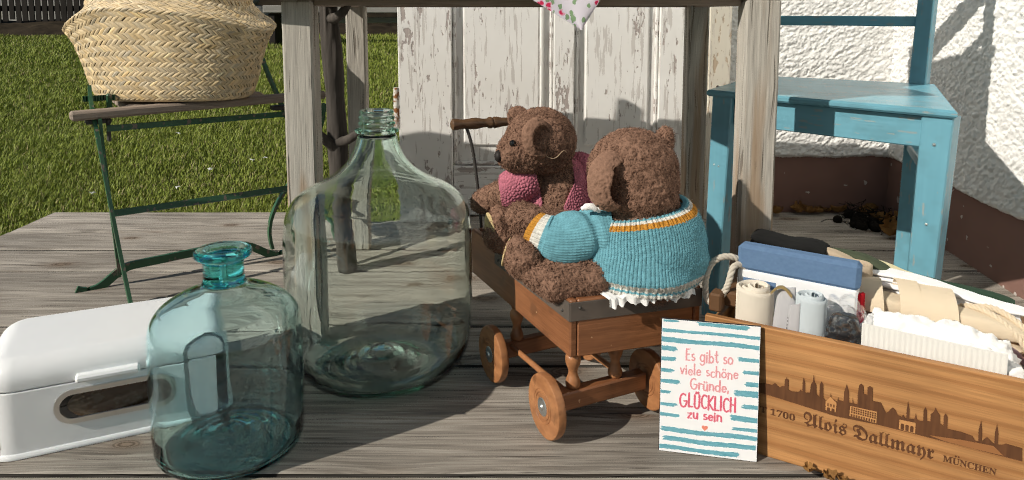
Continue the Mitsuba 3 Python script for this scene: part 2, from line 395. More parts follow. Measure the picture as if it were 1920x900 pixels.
plain('bread_crust', mikit.proc(lambda p, n, uv: mix((0.34, 0.15, 0.05), (0.55, 0.42, 0.27), smoothstep(0.45, 0.65, fbm(p.x * 40, p.y * 40, p.z * 40, 4)))), 0.8, 0.2)
plain('eye_black', (0.008, 0.008, 0.008), 0.12, 0.6)
plain('nose_thread', (0.02, 0.016, 0.015), 0.6, 0.3)
cloth('paw_felt', (0.50, 0.385, 0.20))
plain('sewing_thread', (0.55, 0.40, 0.27), 0.7, 0.2)
plain('card_paper', (0.82, 0.82, 0.83), 0.45, 0.4)
plain('card_edge', (0.02, 0.02, 0.025), 0.5, 0.4)
plain('print_teal', mikit.proc(lambda p, n, uv: mix((0.060, 0.255, 0.32), (0.22, 0.46, 0.54), fbm(p.x * 160, p.y * 160, p.z * 400, 4))), 0.5, 0.35)
plain('print_pink', (0.73, 0.31, 0.335), 0.5, 0.35)
plain('print_red', (0.67, 0.125, 0.185), 0.5, 0.35)
plain('print_coral', (0.75, 0.245, 0.17), 0.5, 0.35)
def floral(p, n, uv):
    d, d2, r = voronoi(uv.x * 58 + fbm(uv.x * 90, uv.y * 90), uv.y * 58); e, e2, q = voronoi(uv.x * 100 + 7, uv.y * 75 + fbm(uv.x * 120, uv.y * 120))
    c = mi.Color3f(0.60, 0.56, 0.62)
    c = mix(c, mi.Color3f(0.20, 0.30, 0.17), smoothstep(0.40, 0.34, e) * dr.select(q > 0.45, 1.0, 0.0))
    c = mix(c, mi.Color3f(0.62, 0.30, 0.40), smoothstep(0.36, 0.32, d) * dr.select(r > 0.5, 1.0, 0.0))
    return mix(c, mi.Color3f(0.52, 0.03, 0.085), smoothstep(0.24, 0.20, d) * dr.select(r > 0.5, 1.0, 0.0))
plain('floral_print', mikit.proc(floral), 0.9, 0.1)
def leaf_color(p, n, uv):
    return mix((0.10, 0.045, 0.015), (0.36, 0.19, 0.06), fbm(p.x * 25, p.y * 25, p.z * 25, 3))
plain('dry_leaf', mikit.proc(leaf_color), 0.8, 0.2)
plain('litter_dark', (0.012, 0.010, 0.008), 0.9, 0.1)
plain('petal_white', (0.78, 0.78, 0.74), 0.7, 0.2)

# glass: clear walls with an absorbing body between the outer and the inner face, so that it deepens where the glass is thick
def glass(key, med, ior):
    mat(key + '_body', {'type': 'homogeneous', 'albedo': 0.0, 'scale': float(max(med)), 'sigma_t': {'type': 'rgb', 'value': [float(a / max(med)) for a in med]}})
    mat(key + '_solid', {'type': 'dielectric', 'int_ior': 1.5, 'ext_ior': 1.0})
glass('teal_glass', (36.0, 2.2, 1.8), 1.38)
glass('green_glass', (15.0, 2.2, 6.5), 1.38)

# ================================================================== SETTING
# deck: boards run along x, ends at x = -1.557, far edge at y = 2.48
labels['deck'] = {'label': 'weathered grey brown wooden deck of wide boards in front of the house', 'kind': 'structure'}
edges = [0.33, 0.506, 0.68, 0.855, 1.03, 1.203, 1.377, 1.551, 1.725, 1.898, 2.072, 2.246, 2.48]
for k, (y0, y1) in enumerate(zip(edges[:-1], edges[1:])):
    w = y1 - y0 - (0.007 if k not in (4, 10) else 0.011)
    zt = (0.0, 0.0015, -0.001, 0.0, 0.001, -0.0005)[k % 6] - (0.003 if k == 5 else 0)
    m = np.eye(4); m[:3, 3] = [-1.557 + 1.42 + 0.004 * rng.standard_normal(), (y0 + y1) / 2, zt - 0.02]
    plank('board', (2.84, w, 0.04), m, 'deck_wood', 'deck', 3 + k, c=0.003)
for x in (-1.50, -0.8, 0.0, 0.75):
    m = np.eye(4); m[:3, 3] = [x, 1.4, -0.09]
    plank('joist', (0.06, 2.1, 0.095), m, 'slat_wood', 'deck', 20, long=1)
put('underframe', cat(moved(cbox((2.9, 0.03, 0.19)), frame((-0.1, 2.44, -0.14), (1, 0, 0)))), 'trunk_wood', 'deck')

# lawn rising gently away from the deck
def ground_z(x, y):
    return -0.15 + 0.05 * np.maximum(0, y - 2.4) + 0.03 * (nfbm(np.stack([x * 0.7, y * 0.7, 0 * x], -1), 3) - 0.5)
def lawn_h(x, y):
    far = np.clip((y - 11.0) / 1.2, 0, 1)
    return np.where(y > 11.0, np.minimum(ground_z(x, y), ground_z(x, 0 * y + 11.0)), ground_z(x, y)) + 0.0 * far
xs = np.r_[-250, -120, -60, -30, np.linspace(-20, 6, 90), 15, 30, 60, 120, 250]
ys = np.r_[-250, -100, -40, -15, -5, np.linspace(-2, 13, 70), 16, 24, 40, 90, 250]
X, Y = np.meshgrid(xs, ys)
Zg = np.where(Y < 0, -0.15, lawn_h(X, Y))
inside = (X > -1.45) & (Y < 2.40)
Zg = np.where(inside, np.minimum(Zg, -0.32), Zg)
single('lawn', grid_mesh(np.stack([X, Y, Zg], -1)), 'turf', kind='structure', smooth=True, label='sunny green lawn behind the deck')

# grass blades: finer and denser near the deck
def blades():
    P = []
    def area(n, y0, y1, xa, xb):
        y = y0 + (y1 - y0) * rng.random(n); a, b = xa(y), xb(y); return np.stack([a + (b - a) * rng.random(n), y], 1)
    left = lambda y: -0.74 * y - 0.25; right = lambda y: -0.12 * y
    for y0, y1, n, sc in ((2.50, 3.4, 85000, 1.0), (3.4, 5.0, 110000, 1.2), (5.0, 7.5, 95000, 1.7), (7.5, 11.3, 80000, 2.4)):
        p = area(n, y0, y1, left, right); P.append(np.c_[p, np.full(n, sc)])
    p = np.stack([-1.60 - 0.9 * rng.random(26000), 1.8 + 0.75 * rng.random(26000)], 1); P.append(np.c_[p, np.full(len(p), 1.0)])
    P = np.vstack(P); x, y, sc = P.T; n = len(x)
    patch = nfbm(np.stack([x * 2.2, y * 2.2, 0 * x], -1), 4, 5)
    keep = rng.random(n) < 0.35 + 1.0 * patch
    x, y, sc, patch = x[keep], y[keep], sc[keep], patch[keep]; n = len(x)
    z = lawn_h(x, y)
    near = np.clip(1 - np.abs(y - 2.56) / 0.12, 0, 1) * (x > -1.56)
    h = (0.014 + 0.034 * rng.random(n) ** 1.6) * (0.5 + 1.0 * patch) * np.sqrt(sc) + near * 0.09 * rng.random(n)
    w = (0.0013 + 0.0013 * rng.random(n)) * sc
    a = rng.random(n) * 2 * np.pi; lean = (0.12 + 0.75 * rng.random(n)) * h
    d = np.stack([np.cos(a), np.sin(a), 0 * a], 1); s = np.stack([-np.sin(a), np.cos(a), 0 * a], 1)
    b = np.stack([x, y, z], 1)
    mid = b + d * (lean * 0.35)[:, None] + np.array([0, 0, 1.0]) * (h * 0.6)[:, None]
    tip = b + d * lean[:, None] + np.array([0, 0, 1.0]) * (h * 0.95)[:, None]
    v = np.stack([b - s * w[:, None], b + s * w[:, None], mid + s * (w * 0.75)[:, None], mid - s * (w * 0.75)[:, None], tip], 1).reshape(-1, 3)
    f = (np.array([[0, 1, 2], [0, 2, 3], [3, 2, 4]])[None] + 5 * np.arange(n)[:, None, None]).reshape(-1, 3)
    base = np.array([0.20, 0.255, 0.045]) * (0.65 + 0.7 * rng.random((n, 1)))
    dry = (rng.random(n) < 0.05 + 0.22 * np.clip(0.55 - patch, 0, 1))[:, None]
    col = np.where(dry, np.array([0.40, 0.34, 0.17]) * (0.6 + 0.7 * rng.random((n, 1))), base + np.array([0.075, 0.06, 0.006]) * rng.random((n, 1)))
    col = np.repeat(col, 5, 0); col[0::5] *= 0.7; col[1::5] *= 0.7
    return trimesh.Trimesh(v, f, process=False), col
gm, gc = blades()
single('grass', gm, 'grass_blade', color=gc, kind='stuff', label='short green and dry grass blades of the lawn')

# white petals and daisies fallen in the lawn
for (x, y) in [(-1.42, 3.45), (-1.28, 3.62), (-1.23, 3.66), (-1.44, 3.15), (-2.35, 3.3), (-2.05, 2.75), (-2.6, 4.7), (-1.0, 4.1), (-1.9, 4.2), (-0.95, 3.4), (-2.2, 2.5), (-1.2, 5.2), (-2.7, 5.9), (-1.75, 3.05), (-3.0, 4.1), (-0.62, 5.0), (-0.75, 6.2), (-0.70, 4.2)]:
    z = float(lawn_h(np.array([x]), np.array([y]))[0]) + 0.045
    k = []
    for j in range(5):
        a = j * 1.257 + rng.random(); k.append(moved(trimesh.creation.icosphere(subdivisions=1, radius=1), np.diag([0.0075, 0.0038, 0.002, 1.0])))
        k[-1] = moved(k[-1], frame((x + 0.006 * math.cos(a), y + 0.006 * math.sin(a), z + 0.006 * rng.random()), (math.cos(a), math.sin(a), 0.4 * rng.standard_normal())))
    single('daisy', cat(k), 'petal_white', cat='daisy', group='white daisies scattered in the lawn', label='tiny white daisy in the green lawn')

# far bank, picket fence, pale wall behind it
bx = np.linspace(-16, 3, 140); bt = np.linspace(0, 1, 14)
BX, BT = np.meshgrid(bx, bt)
fy = lambda x: 11.6 + 0.0 * x
BY = 11.2 + 1.5 * BT; BZ = 0.20 + 0.34 * (3 * BT**2 - 2 * BT**3) + 0.16 * (nfbm(np.stack([BX * 2.5, BY * 2.5, 0 * BX], -1), 4, 2) - 0.5)
single('bank', grid_mesh(np.stack([BX, BY, BZ], -1)), 'dark_soil', kind='structure', label='dark earth bank at the far end of the lawn', smooth=True)
fence = thing('picket_fence', 'dark wooden picket fence on the bank behind the lawn', 'fence')
for x0 in (0,):
    n = 0
    x = -9.6
    while x < -5.6:
        w = 0.085 + 0.005 * rng.standard_normal(); y = 12.35 + 0.10 * (x + 9)
        put('picket', moved(cbox((w, 0.022, 1.15), 0.004), frame((x, y, 0.50 + 0.575 + 0.02 * rng.standard_normal()), (1, 0.1, 0))), 'fence_dark', fence)
        x += 0.103 + 0.004 * rng.standard_normal()
for z in (0.715, 1.35):
    put('rail', moved(cbox((4.3, 0.04, 0.085), 0.005), frame((-7.6, 12.40 + 0.14, z), (1, 0.1, 0))), 'fence_dark', fence)
single('garden_wall', moved(cbox((16, 0.25, 3.0), 0.02), frame((-12, 16.5, 1.2), (1, 0, 0))), 'gravel', cat='wall', label='pale plastered garden wall behind the dark picket fence')
# stones at the back, right of the basket
ROCKS = ['grey rock at the left of the middle layer of the rock heap', 'grey rock at the right of the middle layer of the rock heap', 'pale grey rock in the middle of the lowest row of the heap', 'grey rock at the right end of the lowest row of the heap', 'grey rock at the left end of the lowest row of the heap', 'topmost grey rock of the heap right of the basket']
for i, (x, y, z, r) in enumerate([(-4.10, 11.0, 0.66, 0.17), (-3.75, 11.1, 0.62, 0.15), (-3.98, 10.9, 0.42, 0.14), (-3.62, 11.0, 0.40, 0.16), (-4.25, 11.0, 0.45, 0.13), (-3.90, 11.1, 0.86, 0.15)]):
    s = trimesh.creation.icosphere(subdivisions=3, radius=r); v = s.vertices; s.vertices = v * (0.75 + 0.5 * nfbm(v * 9 + i, 3))[:, None] * [1.2, 0.8, 0.85] + [x, y, z]
    single('boulder', s, 'stone', cat='rock', group='rocks heaped at the end of the lawn', label=ROCKS[i], smooth=True)
# weathered bench-like boards seen between the table leg and the door
bench = thing('garden_bench', 'long pale grey bench at the far end of the lawn, seen left of the door', 'bench')
put('top_board', moved(cbox((2.6, 0.32, 0.10), 0.01), frame((-1.9, 9.8, 0.70), (1, 0, 0))), 'grey_board', bench)
put('lower_board', moved(cbox((2.6, 0.06, 0.075), 0.01), frame((-1.9, 9.95, 0.555), (1, 0, 0))), 'grey_board', bench)
for x in (-3.1, -0.75):
    put('leg', moved(cbox((0.09, 0.28, 0.45), 0.01), frame((x, 9.82, 0.42), (1, 0, 0))), 'fence_dark', bench)
single('dark_hedge', moved(cbox((7.5, 0.8, 2.2), 0.1), frame((-1.2, 12.6, 1.1), (1, 0, 0))), 'dark_soil', cat='hedge', label='dark shaded hedge behind the grey bench')

# house: roughcast wall and painted plinth
house = thing('house_wall', 'white roughcast house wall with a dark red brown painted plinth', 'wall')
def plaster_face(o, ux, n, L, z0f, z1, du, seed, amp=0.0105):
    nu, nv = int(L / du) + 1, int((z1 - 0.13) / du) + 1
    u = np.linspace(0, L, nu); t = np.linspace(0, 1, nv)
    U, Tt = np.meshgrid(u, t); lo = z0f(U); Z = lo + (z1 - lo) * Tt
    P = np.asarray(o)[None, None] + U[..., None] * np.asarray(ux) + Z[..., None] * np.array([0, 0, 1.0])
    q = P * np.array([1, 1, 1.0])
    hgt = 0.55 * nfbm(q * 12, 3, seed) + 0.75 * np.clip(np.abs(nfbm(q * 34, 4, seed + 5) - 0.5) * 3.2, 0, 0.5) + 0.65 * npn(q * 120, seed + 8) + 0.35 * npn(q * 210, seed + 9) - 0.1
    edge = np.clip((Z - lo) / 0.012, 0, 1); ends = 1.0
    off = amp * (hgt - 0.55) * ends + 0.014 * np.sqrt(edge) - 0.010 * (1 - edge)
    return grid_mesh(P + off[..., None] * np.asarray(n))
ragged = lambda s: (lambda U: 0.186 + 0.014 * (nfbm(np.stack([U * 9, U * 0 + s, U * 0], -1), 4, s) - 0.5) + 0.02 * (nfbm(np.stack([U * 2, U * 0 + s, U * 0], -1), 2, s + 3) - 0.5))
SD = unit([1.214 - 1.278, 1.726 - 2.487, 0]); SN = np.array([SD[1], -SD[0], 0]); SN = SN if SN[0] < 0 else -SN
put('back_face', plaster_face((0.10, 2.487, 0), (1, 0, 0), (0, -1, 0), 1.185, ragged(1), 0.95, 0.0029, 1), 'plaster', house, smooth=True)
put('side_face', plaster_face((1.278, 2.487, 0), SD, SN, 1.35, ragged(2), 0.95, 0.0029, 2), 'plaster', house, smooth=True)
put('upper_wall', cat(moved(cbox((1.30, 0.3, 2.4), 0.002), frame((0.10 + 0.65, 2.487 + 0.15, 0.948 + 1.2), (1, 0, 0))),
                      moved(cbox((3.0, 0.3, 2.4), 0.002), frame(np.array([1.278, 2.487, 2.149]) + SD * 1.5 - SN * 0.15, SD))), 'plaster', house)
put('plinth', cat(moved(cbox((1.22, 0.2, 0.5), 0.002), frame((0.10 + 0.61, 2.487 + 0.098, 0.0), (1, 0, 0))),
                  moved(cbox((3.0, 0.2, 0.5), 0.002), frame(np.array([1.278, 2.487, 0.0]) + SD * 1.5 - SN * 0.098, SD))), 'plinth_paint', house)
put('side_return', moved(cbox((1.68, 0.2, 1.0), 0.002), frame(np.array([1.278, 2.487, 0.62]) + SD * 2.19 - SN * 0.09, SD)), 'plaster', house)

# ------------------------------------------------------------------ old panelled door standing in front of the wall
door = thing('panelled_door', 'old white panelled door with flaking paint, standing upright at the back of the deck', 'door')
DY = 2.42
def dpart(name, x0, x1, z0, z1, yf, t, bsdf, off, long=2, c=0.003):
    b, uv = wood_uv(cbox((x1 - x0, t, z1 - z0), c, ((x0 + x1) / 2, yf + t / 2, (z0 + z1) / 2)), off, long)
    return put(name, b, bsdf, door, uv=uv)
dpart('stile', -0.370, -0.195, 0.004, 1.9, DY, 0.04, 'paint_heavy', 31)
dpart('stile', 0.478, 0.566, 0.004, 1.9, DY, 0.04, 'paint_some', 32)
dpart('mullion', 0.135, 0.203, 0.30, 1.9, DY + 0.001, 0.04, 'paint_some', 33)
dpart('bottom_rail', -0.194, 0.477, 0.004, 0.17, DY + 0.001, 0.04, 'paint_heavy', 34, long=0)
for i, (x0, x1) in enumerate(((-0.194, 0.134), (0.204, 0.477))):
    z0 = 0.171
    dpart('panel', x0, x1, z0, 1.9, DY + 0.024, 0.012, 'paint_some', 36 + i)
    dpart('raised_field', x0 + 0.035, x1 - 0.045 * (1 - i) - 0.03 * i, z0 + 0.065, 1.86, DY + 0.014, 0.0105, 'paint_some', 38 + i, c=0.006)
    for xa in (x0, x1 - 0.012):
        dpart('moulding', xa + 0.0005, xa + 0.0115, z0 + 0.012, 1.88, DY + 0.010, 0.015, 'paint_heavy', 40 + i, c=0.004)
    dpart('moulding', x0 + 0.012, x1 - 0.012, z0 + 0.0005, z0 + 0.012, DY + 0.010, 0.015, 'paint_heavy', 43, long=0, c=0.004)
dpart('strip', 0.090, 0.104, 0.24, 1.86, DY + 0.008, 0.018, 'paint_some', 44, c=0.005)
put('hinge', cat(tube([(-0.378, DY + 0.005, 0.30), (-0.378, DY + 0.005, 0.43)], 0.0095, 14),
                 *[tube([(-0.378, DY + 0.005, z), (-0.378, DY + 0.005, z + 0.003)], 0.0112, 14) for z in (0.335, 0.37, 0.405)]), 'rusty_paint', door, smooth=30)
m = frame((0.665, 2.40, 0.95), (0, 0, 1), (0, -1, 0))
frm = thing('frame_board', 'cream painted upright board with a nail, leaning beside the door', 'board')
plank('board', (1.9, 0.070, 0.03), m, 'paint_cream', frm, 47)
put('nail', moved(trimesh.creation.cylinder(radius=0.005, height=0.006, sections=14), frame((0.660, 2.383, 0.437), (1, 0, 0), (0, -1, 0))), 'dark_iron', frm)

# ------------------------------------------------------------------ garden table (only its legs and lower edge are in the picture)
table = thing('garden_table', 'weathered grey wooden table whose four square legs stand round the wagon', 'table')
lg = 0.058
for i, (x, y, w, a) in enumerate(((-0.4165, 1.478, 0.059, 0.0), (0.4520, 1.374, 0.063, -2.0), (-0.432, 2.085, 0.052, 3.0), (0.506, 2.055, 0.056, 0.0))):
    m = frame((x, y, 0.351), (0, 0, 1), (math.sin(math.radians(a)), -math.cos(math.radians(a)), 0))
    plank('leg', (0.698, w, 0.058), m, 'post_wood', table, 51 + i, c=0.004)
for p, q, o in (((-0.385, 1.475), (0.418, 1.378), 56), ((-0.404, 2.085), (0.476, 2.056), 57), ((-0.42, 1.51), (-0.43, 2.055), 58), ((0.455, 1.410), (0.504, 2.025), 59)):
    L = math.hypot(q[0] - p[0], q[1] - p[1])
    plank('apron', (L, 0.024, 0.012), frame(((p[0] + q[0]) / 2, (p[1] + q[1]) / 2, 0.6955), (q[0] - p[0], q[1] - p[1], 0)), 'slat_wood', table, o)
ex = unit([1.08, -0.072, 0]); ey = np.array([-ex[1], ex[0], 0])
for k in range(6):
    o = np.array([0.035, 1.366, 0.7115]) + ey * (0.060 + 0.120 * k)
    plank('top_board', (1.10, 0.117, 0.018), frame(o, ex), 'post_wood', table, 60 + k, c=0.004)

# floral cloth corner hanging over the front edge of the table
P = []
for v in np.linspace(0, 1, 20):
    row = []
    for u in np.linspace(0, 1, 30):
        wdt = 0.285 * (1 - v); x = 0.124 - 0.66 * wdt - 0.040 * v * 0 + u * wdt - 0.02 * (1 - v) + 0.002 * math.sin(9 * u)
        row.append((x, 1.346 - 0.004 * math.sin(7 * u + 3 * v) - 0.006 * v, 0.772 - 0.126 * v))
    P.append(row)
P = np.array(P); g = grid_mesh(P); back = grid_mesh(P + [0, 0.005, 0]); back.invert()
uvc = np.vstack([P.reshape(-1, 3)[:, [0, 2]]] * 2)
single('floral_cloth', cat(g, back), 'floral_print', uv=uvc, smooth=True, cat='tablecloth', label='corner of a quilted cloth with pink flowers hanging from the table edge')

# rustic trunk behind the left table leg
trunk = thing('rustic_post', 'dark rough tree trunk post with branch stubs behind the front left table leg', 'post')
pts = csp([(-0.436, 1.90, 0.0), (-0.447, 1.90, 0.2), (-0.452, 1.90, 0.40), (-0.459, 1.90, 0.6), (-0.468, 1.90, 0.8), (-0.462, 1.90, 1.0)], 80)
tm = tube(pts, 0.0245 + 0.0015 * np.sin(np.arange(80) * 0.3), 40); v = tm.vertices
tm.vertices = v + tm.vertex_normals * (0.014 * (nfbm(v * [60, 60, 6], 4) - 0.5))[:, None]
put('trunk', tm, 'trunk_wood', trunk, smooth=True)
for q in ([(-0.45, 1.89, 0.345), (-0.415, 1.875, 0.355), (-0.385, 1.87, 0.378)], [(-0.455, 1.89, 0.33), (-0.485, 1.865, 0.365), (-0.52, 1.85, 0.40)], [(-0.462, 1.89, 0.66), (-0.43, 1.87, 0.668), (-0.405, 1.86, 0.70)]):
    put('branch_stub', tube(csp(q, 14), np.linspace(0.014, 0.010, 14), 14), 'trunk_wood', trunk, smooth=50)

# unseen box added on the right table end to shade chair and wall
goods = thing('shade_box', 'unseen wooden box added on the garden table to shade the chair and wall', 'box')
plank('side', (0.28, 0.14, 0.30), frame((0.495, 1.62, 0.8725), (-0.2, 1, 0)), 'slat_wood', goods, 67)
plank('rim', (0.30, 0.16, 0.02), frame((0.495, 1.62, 1.0335), (-0.2, 1, 0)), 'slat_wood', goods, 68)

# ================================================================== GLASS
def smooth_profile(pts, n):
    return csp(np.array(pts, float), n) if n else np.array(pts, float)
def bottle(name, outer, thick, x, y, mats, wob, seed, label, catg, n=160, base_t=0.012, punt=0.02, split=0.3, rin=0.0235):
    """outer: (r, z) from the foot to the lip; thick: (z, wall) stops; an inner face lies inwards by the wall; a little hand-made waviness."""
    whole = spline(outer, 230); pr = whole[whole[:, 1] <= split]; ringp = whole[whole[:, 1] >= split]
    t = np.gradient(pr, axis=0); nrm = np.stack([t[:, 1], -t[:, 0]], 1); nrm /= np.linalg.norm(nrm, axis=1, keepdims=True)
    th = np.interp(pr[:, 1], [a for a, b in thick], [b for a, b in thick])
    inn = np.stack([pr[:, 0] - th / np.maximum(np.abs(nrm[:, 0]), 0.35), pr[:, 1]], 1)
    sl = np.abs(nrm[:, 0]) < 0.75; inn[sl] = pr[sl] - nrm[sl] * th[sl, None]
    neck = pr[:, 1] > thick[-2][0]
    inn[neck, 0] = np.minimum(inn[neck, 0], thick[-1][1])
    inn[:, 0] = np.maximum(inn[:, 0], 0.004)
    keep = (inn[:, 1] > base_t) & (np.arange(len(inn)) < len(inn) - 3)
    inn = inn[keep]
    order = np.r_[True, np.diff(np.maximum.accumulate(inn[:, 1])) > 1e-6]; inn = inn[order]
    r0 = pr[0, 0]; rb = inn[0, 0]
    bot_out = [(r0 * s, pr[0, 1] + punt * (1 - s**2)**2) for s in np.linspace(0.0005, 0.98, 24)]
    bot_in = [(rb * s, base_t + punt * (1 - s**2)**2 + 0.0010 * math.sin(s * 24) + (inn[0, 1] - base_t) * s**4) for s in np.linspace(0.0005, 0.985, 60)]
    top = pr[-1]; lip = [(top[0] * 0.5 + inn[-1][0] * 0.5, top[1] + 0.0001)]
    full = np.vstack([bot_out, pr, lip, inn[::-1], bot_in[::-1]])
    m = lathe(full, n); v = m.vertices
    q = v * 9.0; d = (nfbm(q * [1, 1, 0.6], 4, seed) - 0.5) * wob + (nfbm(q * [4, 4, 2.2], 3, seed + 2) - 0.5) * wob * 0.16
    rr = np.linalg.norm(v[:, :2], axis=1, keepdims=True)
    v[:, :2] += v[:, :2] / np.maximum(rr, 1e-6) * (d[:, None] * np.clip(rr / 0.05, 0, 1))
    v[:, 2] += (nfbm(q, 3, seed + 4) - 0.5) * wob * 0.6 * np.clip(v[:, 2] / 0.02, 0, 1)
    m.vertices = v + [x, y, 0.001]
    if m.volume < 0: m.invert()
    key = single(name, m, mats + '_solid', label=label, cat=catg, smooth=True, interior={'type': 'ref', 'id': mats + '_body'})
    # the thick mouth of the bottle is solid glass
    z0, zt = ringp[0, 1] + 0.0006, ringp[-1, 1]
    ring = np.vstack([[(rin, z0)], [(ringp[0, 0], z0)], ringp[1:], [(ringp[-1, 0] * 0.7 + rin * 0.3, zt + 0.0012), (ringp[-1, 0] * 0.3 + rin * 0.7, zt + 0.0008), (rin + 0.0004, zt - 0.002), (rin, zt - 0.006), (rin, z0)]])
    g = lathe(ring, n); v = g.vertices; v[:, 0] += x; v[:, 1] += y; v[:, 2] += 0.001
    g.vertices = v; g.merge_vertices()
    if g.volume < 0: g.invert()
    put('mouth', g, mats + '_solid', key, smooth=40, interior={'type': 'ref', 'id': mats + '_body'})
    return key

teal = [(0.094, 0.0), (0.103, 0.003), (0.1095, 0.011), (0.1120, 0.028), (0.1130, 0.08), (0.1135, 0.13), (0.1138, 0.170), (0.1130, 0.192), (0.1090, 0.210), (0.0990, 0.226), (0.083, 0.2385), (0.064, 0.2485), (0.046, 0.255), (0.036, 0.261), (0.031, 0.270), (0.0295, 0.283), (0.030, 0.296), (0.0325, 0.302), (0.0395, 0.3055), (0.0425, 0.3095), (0.0425, 0.3140), (0.0395, 0.3175)]
bottle('teal_bottle', teal, [(0.0, 0.009), (0.02, 0.0065), (0.05, 0.0042), (0.20, 0.0042), (0.25, 0.0055), (0.264, 0.0045), (0.266, 0.0255)], -0.4425, 1.108, 'teal_glass', 0.0020, 3,
       'blue green glass bottle with a wide flat lip, in front on the deck', 'bottle', base_t=0.011, punt=0.022, split=0.300, rin=0.0235)
demi = [(0.100, 0.0), (0.122, 0.004), (0.142, 0.014), (0.158, 0.032), (0.168, 0.058), (0.172, 0.095), (0.1735, 0.15), (0.1735, 0.21), (0.1728, 0.268), (0.1695, 0.300), (0.160, 0.325), (0.142, 0.345), (0.116, 0.360), (0.088, 0.374), (0.066, 0.391), (0.050, 0.411), (0.0405, 0.432), (0.036, 0.450), (0.0330, 0.4550), (0.0340, 0.4565), (0.0395, 0.4580), (0.0400, 0.4625), (0.0345, 0.4645), (0.0300, 0.466), (0.0298, 0.470), (0.0342, 0.4718), (0.0342, 0.4750), (0.0296, 0.4768), (0.0294, 0.4808), (0.0334, 0.4825), (0.0334, 0.4855), (0.0290, 0.4873), (0.0290, 0.491), (0.0322, 0.4935), (0.0310, 0.4965)]
bottle('demijohn', demi, [(0.0, 0.013), (0.03, 0.008), (0.07, 0.0045), (0.30, 0.0042), (0.36, 0.006), (0.42, 0.009), (0.450, 0.011), (0.455, 0.0245)], -0.249, 1.36, 'green_glass', 0.0026, 11,
       'large pale green glass demijohn with a threaded neck, standing beside the wagon', 'bottle', n=200, base_t=0.012, punt=0.035, split=0.456, rin=0.0235)

# ================================================================== BREAD BOX
bb = thing('bread_box', 'white enamelled bread box with an oval window, at the left edge of the deck', 'bread box')
BA = unit(np.array([0.905, 0.425, 0])); BM = frame((-0.640 - 0.046, 1.121 + 0.1, 0.0), BA)
BM[:3, 3] = np.array([-0.645, 1.1165, 0.0]) + BA * 0.0135 + np.array([-BA[1], BA[0], 0]) * 0.11
LB, DB, HB = 0.352, 0.22, 0.152
def rrect(L, D, r, n=12):
    p = []
    for cx, cy, a0 in ((L / 2 - r, D / 2 - r, 0), (-L / 2 + r, D / 2 - r, 90), (-L / 2 + r, -D / 2 + r, 180), (L / 2 - r, -D / 2 + r, 270)):
        for k in range(n + 1):
            a = math.radians(a0 + 90 * k / n); p.append((cx + r * math.cos(a), cy + r * math.sin(a)))
    return np.array(p)
def loft(levels):
    """levels: (inset, z); stacked rounded rectangles, closed at both ends"""
    base = rrect(LB, DB, 0.045); rings = []
    for ins, z in levels:
        r = max(0.045 - ins, 0.006); p = rrect(LB - 2 * ins, DB - 2 * ins, r); rings.append(np.c_[p, np.full(len(p), z)])
    Pg = np.array(rings); g = grid_mesh(Pg, wrap_u=True); v = list(g.vertices); f = list(g.faces); k = len(base); nv = len(levels)
    c0 = len(v); v.append([0, 0, levels[0][1]]); v.append([0, 0, levels[-1][1]])
    for j in range(k):
        f.append([c0, (j + 1) % k, j]); f.append([c0 + 1, (nv - 1) * k + j, (nv - 1) * k + (j + 1) % k])
    return trimesh.Trimesh(np.array(v), np.array(f), process=False)
SEAM = 0.107
arc = [(0.034 * (1 - math.cos(a)), SEAM + 0.0035 + (HB - SEAM - 0.0355) + 0.032 * math.sin(a)) for a in np.linspace(0, math.pi / 2, 12)]
lid = loft([(0.0012, SEAM + 0.002), (0.0, SEAM + 0.0035)] + arc)
# body: shell with an oval window cut through the front
outer_b = loft([(0.004, 0.004), (0.0006, 0.006), (0.0, 0.009), (0.0, SEAM - 0.001), (0.0012, SEAM)])
def to_man(m): return m3.Manifold(m3.Mesh(np.asarray(m.vertices, np.float32), np.asarray(m.faces, np.uint32)))
def pill(L, H, depth, y):
    r = H / 2; a = np.linspace(-90, 90, 15); p = [((L / 2 - r) + r * math.cos(math.radians(t)), r * math.sin(math.radians(t))) for t in a] + [(-(L / 2 - r) - r * math.cos(math.radians(t)), -r * math.sin(math.radians(t))) for t in a]
    m = trimesh.creation.extrude_polygon(Polygon(p), depth, engine='earcut')
    return moved(m, np.array([[1, 0, 0, 0], [0, 0, -1, y], [0, 1, 0, 0], [0, 0, 0, 1.0]]))
WX, WZ = 0.004, 0.070
cutter = moved(pill(0.160, 0.045, 0.06, -DB / 2 + 0.03), np.array([[1, 0, 0, WX], [0, 1, 0, 0], [0, 0, 1, WZ], [0, 0, 0, 1.0]]))
if outer_b.volume < 0: outer_b.invert()
if cutter.volume < 0: cutter.invert()
inner_cut = cbox((LB - 0.012, DB - 0.012, SEAM + 0.05), 0.004, (0, 0, 0.006 + (SEAM + 0.05) / 2))
body = to_man(outer_b) - to_man(cutter) - to_man(inner_cut)
put('body', moved(tri(body), BM), 'enamel_white', bb, smooth=35)
put('lid', moved(lid, BM), 'enamel_white', bb, smooth=50)
put('base_rim', moved(cat(loft([(0.001, 0.0015), (-0.0035, 0.002), (-0.004, 0.006), (-0.0015, 0.0095)])), BM), 'enamel_white', bb, smooth=50)
ringm = to_man(moved(pill(0.170, 0.055, 0.005, -DB / 2 + 0.001), np.array([[1, 0, 0, WX], [0, 1, 0, 0], [0, 0, 1, WZ], [0, 0, 0, 1.0]])))
rc = moved(pill(0.154, 0.039, 0.02, -DB / 2 + 0.008), np.array([[1, 0, 0, WX], [0, 1, 0, 0], [0, 0, 1, WZ], [0, 0, 0, 1.0]]))
